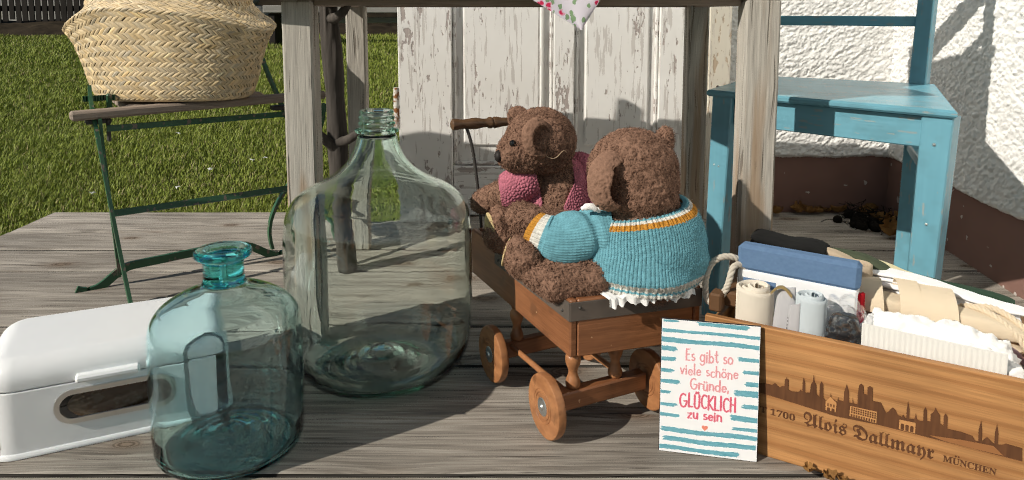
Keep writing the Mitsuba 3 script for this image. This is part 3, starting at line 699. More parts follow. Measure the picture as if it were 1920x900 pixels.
put('window_frame', moved(tri(ringm - to_man(rc)), BM), 'brushed_steel', bb, smooth=35)
put('window_pane', moved(moved(pill(0.158, 0.042, 0.0008, -DB / 2 - 0.0005), np.array([[1, 0, 0, WX], [0, 1, 0, 0], [0, 0, 1, WZ], [0, 0, 0, 1.0]])), BM), 'window_film', bb)
put('handle', moved(cbox((0.090, 0.020, 0.011), 0.0035, (-0.004, -DB / 2 - 0.004, SEAM + 0.008)), BM), 'enamel_white', bb)
put('lining', moved(cbox((LB - 0.016, DB - 0.05, 0.09), 0.004, (0, 0.10, 0.055)), BM), 'box_inside', bb)
loaf = trimesh.creation.icosphere(subdivisions=4, radius=1.0); v = loaf.vertices * [0.065, 0.035, 0.027]
loaf.vertices = v * (1 + 0.16 * (nfbm(v * 40, 4) - 0.5))[:, None] + [-0.002, -0.055, 0.046]
single('bread_loaf', moved(loaf, BM), 'bread_crust', label='brown loaf of bread behind the oval window of the white box', cat='bread', smooth=True)

# ================================================================== GREEN FOLDING CHAIR
fc = thing('folding_chair', 'green metal folding chair with grey wooden slats, carrying the basket', 'chair')
A0 = np.array([-1.036, 1.742]); da = unit([0.82, 0.57]); dn = np.array([da[1], -da[0]])       # dn points to the viewer
def ch(s, t, z): return (A0[0] + da[0] * s + dn[0] * t, A0[1] + da[1] * s + dn[1] * t, z)
def slat(s0, s1, t, z, w, th, off, tilt=0.013):
    p, q = V(*ch(s0, t, z + 0)), V(*ch(s1, t, z + tilt))
    plank('slat', (np.linalg.norm(q - p), w, th), frame((p + q) / 2, q - p), 'slat_wood', fc, off, c=0.005)
slat(-0.005, 0.615, 0.0, 0.4330, 0.042, 0.0215, 70)
for k in range(1, 6):
    slat(0.12, 0.46, -0.058 * k, 0.4330, 0.042, 0.0215, 70 + k)
def flat(pts, w, t, name='leg', n=24):
    """flat iron along a curve, w across the viewing direction"""
    p = csp(pts, n) if len(pts) > 2 else np.linspace(pts[0], pts[1], n); tg = np.gradient(p, axis=0); tg /= np.linalg.norm(tg, axis=1, keepdims=True)
    side = np.cross(tg, np.array([da[0], da[1], 0])); side /= np.linalg.norm(side, axis=1, keepdims=True); ax = np.cross(side, tg)
    rows = np.stack([p + side * w / 2 + ax * t / 2, p + side * w / 2 - ax * t / 2, p - side * w / 2 - ax * t / 2, p - side * w / 2 + ax * t / 2], 1)
    g = grid_mesh(rows, wrap_u=True); f = list(g.faces) + [[0, 1, 2], [0, 2, 3]]; k = 4 * (n - 1); f += [[k + 2, k + 1, k], [k + 3, k + 2, k]]
    return put(name, trimesh.Trimesh(g.vertices, np.array(f), process=False), 'green_metal', fc)
flat([ch(0.047, -0.085, 0.492), ch(0.045, -0.05, 0.46), ch(0.045, 0.00, 0.42), ch(0.062, 0.09, 0.20), ch(0.080, 0.165, 0.004)], 0.016, 0.008, 'upright')
flat([ch(0.055, 0.02, 0.425), ch(0.062, 0.005, 0.30), ch(0.072, -0.01, 0.15), ch(0.080, -0.02, 0.02)], 0.015, 0.007)
flat([ch(0.490, -0.14, 0.54), ch(0.497, -0.09, 0.48), ch(0.510, -0.05, 0.42), ch(0.535, 0.04, 0.28), ch(0.56, 0.10, 0.18), ch(0.575, 0.18, 0.004)], 0.016, 0.008, 'upright')
flat([ch(0.600, 0.04, 0.425), ch(0.585, 0.03, 0.34), ch(0.535, 0.0, 0.235), ch(0.468, -0.02, 0.125), ch(0.462, -0.02, 0.02)], 0.015, 0.008)
flat([ch(0.070, 0.006, 0.398), ch(0.60, -0.004, 0.398)], 0.014, 0.010, 'crossbar')
flat([ch(0.072, -0.006, 0.185), ch(0.545, 0.02, 0.195)], 0.016, 0.010, 'crossbar')
flat([ch(-0.015, -0.02, 0.005), ch(0.045, -0.02, 0.007), ch(0.095, -0.02, 0.040), ch(0.13, -0.02, 0.044), ch(0.36, -0.02, 0.046), ch(0.395, -0.02, 0.040), ch(0.450, -0.02, 0.008), ch(0.505, -0.02, 0.005)], 0.010, 0.020, 'foot_bar', n=60)
for s in (0.055, 0.50):
    put('bracket', cat(moved(cbox((0.055, 0.03, 0.012), 0.002), frame(ch(s, -0.02, 0.415), (da[0], da[1], 0))), moved(cbox((0.008, 0.02, 0.055), 0.002), frame(ch(s + 0.02, -0.01, 0.392), (da[0], da[1], 0)))), 'dark_iron', fc)
    put('hinge_plate', cat(moved(cbox((0.012, 0.012, 0.05), 0.003), frame(ch(s + 0.03, -0.06, 0.452), (da[0], da[1], 0), (0.3 * dn[0], 0.3 * dn[1], 1)))), 'green_metal', fc)
flat([ch(0.03, -0.07, 0.465), ch(0.10, -0.07, 0.465)], 0.014, 0.008, 'back_bar')

# ================================================================== WOVEN BELLY BASKET
def basket():
    bx_, by_, z0 = -0.885, 1.945, 0.452
    zs = np.array([0.0, 0.005, 0.018, 0.05, 0.09, 0.14, 0.175, 0.197, 0.206, 0.212, 0.226, 0.240, 0.250, 0.257, 0.266])
    rs = np.array([0.170, 0.186, 0.197, 0.208, 0.218, 0.231, 0.242, 0.253, 0.258, 0.254, 0.233, 0.216, 0.206, 0.202, 0.206])
    from scipy.interpolate import PchipInterpolator
    rf = PchipInterpolator(zs, rs)
    def pos(th, z, out):
        r = rf(np.clip(z, 0, 0.266)) + out
        k = np.exp(-((z - 0.206) / 0.07) ** 2)
        zz = z + z0 + k * 0.022 * (-np.cos(2 * (th + 0.10)) * 1.15) + 0.006 * np.sin(3 * th + 1) * (z / 0.28) + 0.004 * np.sin(5 * th) * k
        rr = r * (1 + 0.012 * np.sin(2 * th + 0.5) + 0.008 * np.sin(5 * th + z * 9))
        return np.stack([bx_ + rr * np.cos(th) * 1.03, by_ + rr * np.sin(th) * 0.50, zz + 0 * rr], -1)
    # rows follow the surface at even arc length
    zz = np.linspace(0, 0.266, 2000); arcl = np.r_[0, np.cumsum(np.hypot(np.diff(zz), np.diff(rf(zz))))]
    rowh = 0.0118; nr = int(arcl[-1] / rowh)
    zr = np.interp(np.arange(nr + 1) * rowh, arcl, zz)
    N = 96; VV, FF, CC = [], [], []; at_ = 0; rg = np.random.default_rng(5)
    gu, gv = np.meshgrid(np.linspace(0, 1, 5), np.linspace(-0.12, 1.12, 5))
    for k in range(nr):
        sgn = 1 if k % 2 else -1; dth = 2 * np.pi / N
        u = gu[None]; w = gv[None]
        j = np.arange(N)[:, None, None]
        th = (j + u * 0.95 + sgn * 1.0 * (w - 0.5) + 0.31 * (k % 2) + 0.05 * rg.standard_normal((N, 1, 1))) * dth
        z = np.interp(np.clip(k + w, 0, nr), np.arange(nr + 1), zr)
        bulge = 0.0034 * (0.45 + 0.55 * np.sin(np.pi * np.clip((w + 0.12) / 1.24, 0, 1)) ** 0.7) * (0.35 + 0.65 * np.sin(np.pi * u) ** 0.6) + 0.0016 * (u - 0.5) * sgn + 0.0006 * rg.standard_normal((N, 1, 1))
        p = pos(th, z + 0 * th, bulge - 0.0012)
        VV.append(p.reshape(-1, 3))
        base = np.array([0.70, 0.545, 0.335]) * (0.72 + 0.42 * rg.random((N, 1, 1, 1))) + np.array([0.02, 0.0, -0.02]) * rg.standard_normal((N, 1, 1, 1))
        fib = 1 + 0.14 * rg.standard_normal((N, 1, 5, 1))
        CC.append((base * fib * np.ones((N, 5, 5, 1))).clip(0.03, 0.9).reshape(-1, 3))
        q = np.array([[a * 5 + b, a * 5 + b + 1, (a + 1) * 5 + b + 1, (a + 1) * 5 + b] for a in range(4) for b in range(4)])
        q = np.vstack([q[:, [0, 1, 2]], q[:, [0, 2, 3]]])
        FF.append((q[None] + 25 * np.arange(N)[:, None, None]).reshape(-1, 3) + at_); at_ += 25 * N
    weave = trimesh.Trimesh(np.vstack(VV), np.vstack(FF), process=False)
    key = thing('belly_basket', 'round woven seagrass belly basket standing on the green chair', 'basket')
    put('woven_strands', weave, 'vertex_straw', key, smooth=True, color=np.vstack(CC), kind='stuff')
    th = np.linspace(0, 2 * np.pi, 160, endpoint=False); zl = np.linspace(0, 0.262, 60)
    L_ = np.array([pos(th, z, -0.0045) for z in zl]); put('lining', grid_mesh(L_, wrap_u=True), 'dark_straw', key, smooth=True)
    B_ = np.array([pos(th, 0.004, -0.0045 - (1 - s) * 0.2) for s in (0.08, 0.5, 1.0)]); put('base', grid_mesh(B_, wrap_u=True), 'dark_straw', key, smooth=True)
plain('dark_straw', (0.20, 0.135, 0.07), 0.8, 0.2)
basket()

# ================================================================== HAND CART
WC = np.array([0.0915, 1.128]); wl = unit(np.array([-0.193, 0.429])); ww = unit(np.array([0.243, 0.071]))
LT, WT, ZT, ZB = 0.429, 0.231, 0.228, 0.133
def wp(l, w, z): return np.array([*(WC + wl * l + ww * w), z])
cart = thing('hand_cart', 'small old wooden hand cart with turned spindles and disc wheels, carrying two teddy bears', 'wagon')
def cbeam(name, p, q, w, t, off, bsdf='cart_wood', c=0.0025, up=(0, 0, 1)):
    L, m = np.linalg.norm(V(*q) - V(*p)), frame((V(*p) + V(*q)) / 2, V(*q) - V(*p), up)
    plank(name, (L, w, t), m, bsdf, cart, off, c=c)
tb = 0.013; zc, hh = (ZT + ZB) / 2, ZT - ZB
cbeam('side_board', wp(0, 0.006, zc), wp(LT, 0.006, zc), tb, hh, 80)
cbeam('side_board', wp(0, WT - 0.006, zc), wp(LT, WT - 0.006, zc), tb, hh, 81)
cbeam('end_board', wp(0.006, tb, zc), wp(0.006, WT - tb, zc), tb, hh, 82)
cbeam('end_board', wp(LT - 0.006, tb, zc), wp(LT - 0.006, WT - tb, zc), tb, hh, 83)
cbeam('floor_board', wp(0.013, WT / 2, ZB + 0.010), wp(LT - 0.013, WT / 2, ZB + 0.010), WT - 0.028, 0.012, 84)
# dark metal strap round the upper edge, with nails, and the bare wooden lip above it
for i, (p, q, nrm) in enumerate(((wp(-0.0012, -0.0015, 0), wp(0.30, -0.0015, 0), -ww), (wp(-0.0012, -0.0012, 0), wp(-0.0012, WT + 0.001, 0), -wl))):
    d = q - p; zz = np.array([0, 0, ZT - 0.019])
    put('strap', moved(cbox((np.linalg.norm(d), 0.0022, 0.031), 0.0006), frame((p + q) / 2 + zz, d)), 'strap_metal', cart)
    for s in np.linspace(0.07, 0.94, 5 if i == 0 else 4):
        for zo in (0.0,):
            c = p + d * s + np.array([0, 0, ZT - 0.019 + (0.006 if i else -0.004)])
            nz = np.array([nrm[0], nrm[1], 0])
            put('nail', moved(trimesh.creation.icosphere(subdivisions=2, radius=0.0027), frame(c + nz * 0.0012, d)), 'dark_iron', cart, smooth=True)
# wheels on two axle bars
ax = unit(np.array([0.181, 0.089])); al = np.array([-ax[1], ax[0]])
W0 = np.array([0.056, 1.130])
E3 = np.array([0, 0, EYE])
def nearer(p, k): return E3 + (np.asarray(p, float) - E3) * k
def apt(a, l, z): return np.array([*(W0 + ax * a + al * l), z])
TR, WBASE = 0.200, 0.204
for l, o in ((0.0, 86), (WBASE, 87)):
    p, q = apt(0.014, l, 0.056), apt(TR - 0.014, l, 0.056)
    cbeam('axle', p, q, 0.020 if l else 0.024, 0.030, o)
    for a in (0.0, TR):
        key = numbered('hand_cart__wheel'); r, t = 0.0515, 0.017
        prof = [(0.0001, -t / 2), (0.0205, -t / 2), (0.0212, -t / 2 + 0.0012), (0.0225, -t / 2 + 0.0012), (0.0232, -t / 2), (0.0262, -t / 2), (0.0268, -t / 2 + 0.0010), (0.0278, -t / 2 + 0.0010), (0.0285, -t / 2), (r - 0.004, -t / 2), (r - 0.001, -t / 2 + 0.002), (r, -t / 2 + 0.005), (r, t / 2 - 0.005), (r - 0.001, t / 2 - 0.002), (r - 0.004, t / 2), (0.0001, t / 2)]
        wm = lathe(prof, 72)
        M = frame(apt(a, l, r + 0.001), (al[0], al[1], 0), (ax[0], ax[1], 0))
        scene[key] = mikit.ply(moved(wm, M), 'turned_wood', smooth=35)
        s = -1 if a == 0 else 1
        cap = lathe([(0.0001, 0.0042), (0.004, 0.0038), (0.0055, 0.0022), (0.006, 0.0014), (0.0125, 0.0013), (0.0148, 0.0), (0.0148, -0.002)], 40)
        M2 = frame(apt(a + s * (t / 2 + 0.0005), l, r + 0.001), (al[0] , al[1] , 0), (s * ax[0], s * ax[1], 0))
        put('hub_cap', moved(cap, M2), 'zinc', key, smooth=40)
spin = [(0.008, 0.0), (0.0125, 0.004), (0.0125, 0.010), (0.0085, 0.020), (0.0078, 0.024), (0.0115, 0.034), (0.0135, 0.041), (0.0125, 0.048), (0.0095, 0.052), (0.0110, 0.056)]
for a, l in ((0.050, 0.004), (TR - 0.068, 0.004), (0.048, WBASE), (TR - 0.068, WBASE)):
    put('spindle', moved(lathe(csp(spin, 40) * [0.95, (ZB - 0.069) / 0.056 + 0.0], 28), T_(apt(a, l, 0.070))), 'turned_wood', cart, smooth=40)
for a in (0.040, TR - 0.045):
    put('stretcher_rod', tube([apt(a, 0.01, 0.062), apt(a - 0.006, WBASE - 0.008, 0.062)], 0.0052, 16), 'turned_wood', cart, smooth=40)
# pull handle at the far end
grip = [(0.0001, 0.0), (0.008, 0.0005), (0.0125, 0.004), (0.013, 0.012), (0.0115, 0.020), (0.0105, 0.032), (0.0125, 0.050), (0.0128, 0.060), (0.0098, 0.078), (0.0095, 0.086), (0.0130, 0.092), (0.0130, 0.097), (0.0105, 0.100), (0.0130, 0.104), (0.0125, 0.112), (0.010, 0.125), (0.009, 0.150), (0.012, 0.175), (0.0095, 0.19), (0.013, 0.205), (0.011, 0.215), (0.0001, 0.218)]
gd = unit(V(0.019, 1.74, 0.436) - V(-0.137, 1.68, 0.423))
put('handle_grip', moved(lathe(np.array(grip) * [0.95, 0.913], 40), frame(nearer((-0.139, 1.68, 0.422), 0.913), (0, 0, 1), gd)), 'handle_wood', cart, smooth=40)
put('handle_rod', tube(nearer(csp([(-0.110, 1.69, 0.425), (-0.103, 1.69, 0.410), (-0.094, 1.69, 0.38), (-0.082, 1.69, 0.30), (-0.074, 1.69, 0.22), (-0.070, 1.688, 0.11)], 40), 0.913), 0.0034, 12), 'dark_iron', cart, smooth=60)

# white lace cloth lying in the cart and over its near edge
def lace():
    P = []
    for v in np.linspace(0, 1, 22):
        row = []
        for u in np.linspace(0, 1, 130):
            w = 0.055 + 0.150 * u; ruf = 0.0035 * math.sin(u * 62 + 2.2 * math.sin(u * 11)) * v
            l = 0.05 - 0.066 * min(v / 0.55, 1) - 0.004 * max(0, v - 0.55); z = ZT + 0.0035 + 0.002 * math.sin(u * 30)
            if v > 0.55:
                z = ZT + 0.0035 - (v - 0.55) / 0.45 * (0.010 + 0.003 * math.sin(u * 17 + 1) + 0.0018 * abs(math.sin(u * 60)))
            p = wp(l + ruf * 0.8 - (0.004 if v > 0.55 else 0), w, z + 0.5 * ruf); row.append(p)
        P.append(row)
    P = np.array(P); a = grid_mesh(P); b = grid_mesh(P + [0, 0.0, -0.0014]); b.invert()
    single('lace_cloth', cat(a, b), 'white_cloth', label='white lace edged cloth under the bear in the blue sweater, hanging over the cart edge', cat='cloth', smooth=True)
lace()
P = np.array([[wp(0.165 + 0.045 * u - 0.01 * v, 0.004 + 0.03 * v, ZT + 0.002 + 0.010 * math.sin(3 * u) * (1 - v) + 0.004) for u in np.linspace(0, 1, 14)] for v in np.linspace(-0.35, 1, 12)])
a = grid_mesh(P); b = grid_mesh(P - [0, 0, 0.0014]); b.invert()
single('napkin', cat(a, b), 'white_cloth', label='white cloth corner peeping out over the long side of the cart', cat='cloth', smooth=True)

# ================================================================== TEDDY BEARS
BK = 0.932   # the bears were laid out a little too far back; this puts them over the cart
def bput(name, mesh, *a, **k):
    mesh = trimesh.Trimesh(nearer(mesh.vertices, BK), mesh.faces, process=False)
    return put(name, mesh, *a, **k)
FUR = np.array([0.205, 0.118, 0.082])
def fur_mesh(m, seed, amp=0.0066, cell=0.0085):
    """curly plush: clumps, crevices between them, and a fine nap"""
    v = m.vertices; n = m.vertex_normals; rg = np.random.default_rng(seed)
    warp = v + 0.006 * (np.stack([nfbm(v * 70, 2, seed), nfbm(v * 70 + 9, 2, seed + 1), nfbm(v * 70 + 19, 2, seed + 2)], -1) - 0.5)
    s = warp[rg.choice(len(warp), max(8, int(m.area / (cell**2 * 0.75))), replace=False)]
    d, i = cKDTree(s * [1, 1, 0.8]).query(warp * [1, 1, 0.8], k=2)
    rim = np.clip((d[:, 1] - d[:, 0]) / cell, 0, 1); dome = np.clip(1 - d[:, 0] / cell, 0, 1)
    sw = v + 0.010 * (np.stack([nfbm(v * 45, 2, seed + 11), nfbm(v * 45 + 9, 2, seed + 12), nfbm(v * 45 + 19, 2, seed + 13)], -1) - 0.5)
    rg1 = 1 - np.abs(nfbm(sw * [150, 150, 75], 3, seed + 3) - 0.5) * 3.2; rg2 = 1 - np.abs(npn(sw * [260, 260, 170], seed + 5) - 0.5) * 2
    h = 0.22 * rim**0.6 + 0.15 * dome + 0.62 * rg1 + 0.30 * rg2 + 0.9 * (nfbm(v * 55, 2, seed + 4) - 0.5)
    tuft = rg.random(len(s))[i[:, 0]]
    out = trimesh.Trimesh(v + n * (amp * (h - 0.45) + amp * 0.25 * (tuft - 0.5))[:, None], m.faces, process=False)
    tone = (0.80 + 0.12 * tuft + 0.30 * np.clip(h, 0, 1) + 0.35 * (nfbm(v * 25, 3, seed + 7) - 0.5))[:, None] * (0.93 + 0.12 * rg.random((len(v), 1)))
    return out, FUR * tone
def nap(m, n, seed, L=0.0055):
    """loose fibres standing off the plush, joined into one part"""
    rg = np.random.default_rng(seed); p, fi = trimesh.sample.sample_surface(m, n, seed=seed); nn = m.face_normals[fi]
    t = np.cross(nn, rg.standard_normal((n, 3))); t /= np.linalg.norm(t, axis=1, keepdims=True); s = np.cross(nn, t)
    l = (L * (0.5 + rg.random(n)))[:, None]; w = 0.00045
    a = p - nn * 0.001; b = p + nn * l * 0.55 + t * l * 0.35; c = p + nn * l * 0.6 + t * l * (0.9 + 0.5 * rg.standard_normal((n, 1)) * 0.5)
    v = np.stack([a - s * w, a + s * w, b + s * w, b - s * w, c], 1).reshape(-1, 3)
    f = (np.array([[0, 1, 2], [0, 2, 3], [3, 2, 4]])[None] + 5 * np.arange(n)[:, None, None]).reshape(-1, 3)
    col = np.repeat(FUR * (0.85 + 0.5 * rg.random((n, 1))), 5, 0)
    return trimesh.Trimesh(v, f, process=False), col
def cup_ear(c, r, rot, hollow, seg=36):
    """a floppy ear: ellipsoid with its front scooped out"""
    e = ell((0, 0, 0), r, seg=seg) - ell((0, -r[1] * 0.9, -r[2] * 0.08), (r[0] * 0.78, r[1] * 1.25, r[2] * 0.78), seg=seg)
    return e.rotate(rot).translate(tuple(map(float, c)))

b1 = thing('teddy_bear', 'brown teddy bear in a pink cardigan, looking left, behind the other bear', 'teddy bear')
H1 = (0.058, 1.505, 0.414)
parts = [ell(H1, (0.070, 0.070, 0.067)), chain([((0.034, 1.487, 0.404), 0.053), ((0.008, 1.468, 0.398), 0.036), ((-0.004, 1.456, 0.397), 0.024)]),
         chain([((0.078, 1.525, 0.36), 0.042), ((0.090, 1.535, 0.325), 0.060), ((0.088, 1.530, 0.26), 0.074), ((0.080, 1.525, 0.205), 0.070), ((0.080, 1.52, 0.180), 0.060)]),
         ell((0.014, 1.535, 0.458), (0.022, 0.016, 0.024), (20, 0, -40)),
         # arms: the left one reaches out to the left, the right one hangs down
         chain([((0.030, 1.490, 0.340), 0.030), ((-0.015, 1.490, 0.310), 0.027), ((-0.062, 1.520, 0.284), 0.022)]),
         chain([((0.145, 1.560, 0.340), 0.032), ((0.150, 1.530, 0.285), 0.030), ((0.13, 1.50, 0.245), 0.024)]),
         # legs with upright feet
         chain([((0.055, 1.505, 0.225), 0.042), ((0.000, 1.480, 0.225), 0.037), ((-0.022, 1.475, 0.228), 0.034)]),
         m3.Manifold.batch_hull([ell((-0.020, 1.472, 0.222), (0.024, 0.032, 0.028), seg=28), ell((-0.024, 1.472, 0.262), (0.020, 0.028, 0.026), seg=28)]),
         chain([((0.11, 1.50, 0.225), 0.040), ((0.075, 1.42, 0.222), 0.034)])]
body1 = organic(parts, 0.0022, 10); fm, fcol = fur_mesh(body1, 21); bput('body', fm, 'vertex_cloth', b1, smooth=True, color=fcol)
hair, hc = nap(body1, 42000, 31, 0.0070); bput('nap', hair, 'vertex_cloth', b1, color=hc, kind='stuff')
for c, r, rot in (((0.050, 1.437, 0.432), (0.034, 0.020, 0.040), (-8, -14, 42)),):
    e = organic([cup_ear(c, r, rot, 1)], 0.002, 6); fm, fcol = fur_mesh(e, 23, 0.0035); bput('ear', fm, 'vertex_cloth', b1, smooth=True, color=fcol)
bput('eye', moved(trimesh.creation.icosphere(subdivisions=3, radius=0.0068), T_((0.0015, 1.4385, 0.4225))), 'eye_black', b1, smooth=True)
n_ = trimesh.creation.icosphere(subdivisions=3, radius=1.0); n_.vertices = n_.vertices * [0.009, 0.013, 0.012] + [-0.026, 1.445, 0.396]
bput('nose', n_, 'nose_thread', b1, smooth=True)
bput('thread', tube(csp([(0.064, 1.433, 0.402), (0.074, 1.432, 0.395), (0.086, 1.434, 0.395), (0.093, 1.437, 0.401), (0.101, 1.442, 0.407), (0.107, 1.447, 0.403)], 30), 0.00065, 6), 'sewing_thread', b1, smooth=60)
pad = trimesh.creation.icosphere(subdivisions=4, radius=1.0); pad.vertices = pad.vertices * [0.0045, 0.021, 0.035]
bput('foot_pad', moved(pad, frame((-0.0445, 1.462, 0.243), (0.86, 0.5, 0.10))), 'paw_felt', b1, smooth=True)

# crochet cardigan in pink: front panel, far panel and sleeves, all one cloth
PINK = np.array([0.50, 0.165, 0.22])
def crochet(m, seed, cell=0.0072, amp=0.0038):
    v = m.vertices; n = m.vertex_normals; rg = np.random.default_rng(seed)
    s = v[rg.choice(len(v), int(m.area / (cell**2 * 0.8)), replace=False)]
    for _ in range(3):
        d, i = cKDTree(s).query(v); s = np.array([np.bincount(i, v[:, k], len(s)) / np.maximum(np.bincount(i, minlength=len(s)), 1) for k in range(3)]).T
    d, i = cKDTree(s).query(v, k=2)
    h = np.clip((d[:, 1] - d[:, 0]) / cell, 0, 1) ** 0.5
    tone = (0.75 + 0.35 * rg.random(len(s)))[i[:, 0]][:, None]
    return trimesh.Trimesh(v + n * (amp * (h - 0.3))[:, None], m.faces, process=False), PINK * (0.70 + 0.4 * h[:, None]) * tone
grown = [chain([((0.078, 1.525, 0.352), 0.047), ((0.090, 1.535, 0.322), 0.067), ((0.089, 1.530, 0.262), 0.081), ((0.083, 1.526, 0.228), 0.077)]),
         chain([((0.030, 1.490, 0.340), 0.039), ((-0.006, 1.488, 0.317), 0.036)]),
         chain([((0.143, 1.560, 0.340), 0.041), ((0.150, 1.530, 0.290), 0.038), ((0.142, 1.512, 0.262), 0.034)])]
man = m3.Manifold.batch_boolean(grown, m3.OpType.Add)
def slab(pts, depth=0.4):
    """a wedge cut seen from the bear's front: polygon in (x, z) pushed along the viewing direction"""
    mm = trimesh.creation.extrude_polygon(Polygon(pts), depth, engine='earcut'); mm = moved(mm, np.array([[1, 0, 0, 0], [0, 0, -1, 1.535], [0, 1, 0, 0], [0, 0, 0, 1.0]]))
    if mm.volume < 0: mm.invert()
    return to_man(mm)
man = man - slab([(0.046, 0.36), (0.060, 0.30), (0.062, 0.20), (0.118, 0.20), (0.104, 0.29), (0.128, 0.335), (0.120, 0.40), (0.05, 0.40)])
man = man - ell((-0.040, 1.500, 0.302), (0.032, 0.05, 0.05), (0, 25, 0)) - m3.Manifold.cube((1, 1, 0.23)).translate((-0.5, 1.0, 0.0))
cm = tri(man.refine_to_length(0.0016)); cm.merge_vertices(); trimesh.smoothing.filter_taubin(cm, lamb=0.5, nu=0.53, iterations=6)
cm, cc = crochet(cm, 41); bput('cardigan', cm, 'vertex_cloth', b1, smooth=True, color=cc, label='pink crocheted cardigan worn open at the front')

b2 = thing('teddy_bear', 'brown teddy bear in a turquoise knitted sweater, its back to the viewer', 'teddy bear')
parts = [m3.Manifold.batch_hull([ell((0.218, 1.322, 0.393), (0.078, 0.078, 0.073)), ell((0.224, 1.310, 0.358), (0.070, 0.068, 0.050))]),
         m3.Manifold.batch_hull([ell((0.278, 1.345, 0.446), (0.014, 0.014, 0.022), (0, 10, 0)), ell((0.272, 1.338, 0.425), (0.014, 0.016, 0.014))]),
         chain([((0.225, 1.32, 0.345), 0.060), ((0.235, 1.325, 0.27), 0.085), ((0.235, 1.325, 0.205), 0.080), ((0.235, 1.33, 0.175), 0.060)]),
         chain([((0.120, 1.300, 0.290), 0.027), ((0.060, 1.300, 0.298), 0.026), ((0.016, 1.312, 0.312), 0.0235)]),
         chain([((0.140, 1.265, 0.214), 0.034), ((0.078, 1.252, 0.212), 0.032), ((0.044, 1.264, 0.224), 0.026)]),
         ell((0.022, 1.278, 0.248), (0.033, 0.034, 0.037)),
         chain([((0.27, 1.36, 0.22), 0.035), ((0.20, 1.45, 0.22), 0.032)])]
body2 = organic(parts, 0.0022, 10); fm, fcol = fur_mesh(body2, 51, amp=0.0075, cell=0.0095); bput('body', fm, 'vertex_cloth', b2, smooth=True, color=fcol)
hair, hc = nap(body2, 46000, 61, 0.0080); bput('nap', hair, 'vertex_cloth', b2, color=hc, kind='stuff')
e = organic([cup_ear((0.168, 1.262, 0.388), (0.042, 0.034, 0.050), (-4, 16, 50), 1)], 0.002, 6); fm, fcol = fur_mesh(e, 53, 0.0045); bput('ear', fm, 'vertex_cloth', b2, smooth=True, color=fcol)
pad = trimesh.creation.icosphere(subdivisions=4, radius=1.0); pad.vertices = pad.vertices * [0.004, 0.022, 0.027]
bput('foot_pad', moved(pad, frame((-0.0095, 1.288, 0.254), (0.9, -0.2, -0.25))), 'paw_felt', b2, smooth=True)

TEAL, CREAMY, MUST = np.array([0.145, 0.345, 0.41]), np.array([0.62, 0.60, 0.55]), np.array([0.50, 0.235, 0.040])
def knit(P, nc, nr, amp=0.0011, rib=None, seed=0):
    """P(u, v) -> points; stocking stitch of nc columns and nr rows as real relief. returns mesh, u, v"""
    U, W = np.meshgrid(np.linspace(0, 1, nc * 6, endpoint=False), np.linspace(0, 1, nr * 5 + 1)); p = P(U, W)
    g = grid_mesh(p, wrap_u=True); n = g.vertex_normals
    a = (U * nc) % 1 - 0.5; b = (W * nr + 0.0) % 1
    d = np.abs(np.abs(a) - (0.10 + 0.27 * b)); d2 = np.abs(np.abs(a) - (0.10 + 0.27 * (b - 1)));
    h = np.sqrt(np.clip(1 - (np.minimum(d, d2) / 0.20) ** 2, 0, 1)) - 0.35 * (np.abs(np.abs(a) - 0.5) < 0.08)
    if rib is not None: h = h + rib(U, W)
    h = h + 0.7 * (npn(np.stack([U * nc, W * nr, 0 * U], -1), seed) - 0.5)
    v = g.vertices + n * (amp * h.reshape(-1))[:, None]
    return trimesh.Trimesh(v, g.faces, process=False), U, W
def torso(U, W):
    th = 2 * np.pi * U
    ws = [0, 0.06, 0.14, 0.30, 0.50, 0.68, 0.82, 0.90, 0.96, 1.0]
    A = np.interp(W, ws, [0.117, 0.119, 0.124, 0.121, 0.116, 0.112, 0.104, 0.096, 0.088, 0.082])
    B = np.interp(W, ws, [0.098, 0.102, 0.108, 0.103, 0.098, 0.093, 0.090, 0.085, 0.078, 0.070])
    z = np.interp(W, ws, [0.197, 0.203, 0.216, 0.238, 0.267, 0.292, 0.311, 0.322, 0.329, 0.327])
    cs, sn = np.cos(th), np.sin(th); e = 0.90
    X = np.sign(cs) * np.abs(cs) ** e * A; Yy = np.sign(sn) * np.abs(sn) ** e * B
    fold = 0.010 * np.exp(-((W - 0.10) / 0.05) ** 2) * np.sin(th * 1.0 + 0.6) + 0.006 * np.sin(3 * th + 4 * W) * (1 - W) + 0.004 * np.sin(5 * th + 9 * W + 1) * np.exp(-((W - 0.25) / 0.2) ** 2)
    X, Yy = X * (1 + fold / 0.1 * 0.8), Yy * (1 + fold / 0.1 * 0.8)
    z = z + 0.014 * X / 0.1 * np.clip(W * 1.6 - 0.4, 0, 1) + 0.006 * np.sin(2 * th + 0.7) * (1 - W) ** 2 - 0.006 * np.clip(-Yy / 0.09, 0, 1) * np.clip((W - 0.8) / 0.2, 0, 1)
    cx = np.interp(W, [0, 0.5, 1], [0.228, 0.233, 0.226])
    return np.stack([cx + X, 1.325 + Yy, z], -1)
ribf = lambda U, W: (0.9 * np.sin(2 * np.pi * U * 75) - 0.3) * (np.clip((W - 0.82) / 0.02, 0, 1) + np.clip((0.16 - W) / 0.02, 0, 1))
sm, U, W = knit(torso, 130, 36, 0.0012, ribf, 3)
c = np.repeat(TEAL[None], U.size, 0).reshape(U.shape + (3,)); jit = 0.014 * np.sin(U * 2 * np.pi * 75)
Wj = W + jit * 0.4
for lo, hi, colr in ((0.815, 0.895, MUST), (0.895, 0.935, CREAMY), (-1, 0.055, CREAMY), (0.080, 0.155, CREAMY)):
    c[(Wj >= lo) & (Wj < hi)] = colr
c = c * (0.86 + 0.28 * npn(np.stack([U * 150, W * 40, 0 * U], -1), 5))[..., None]
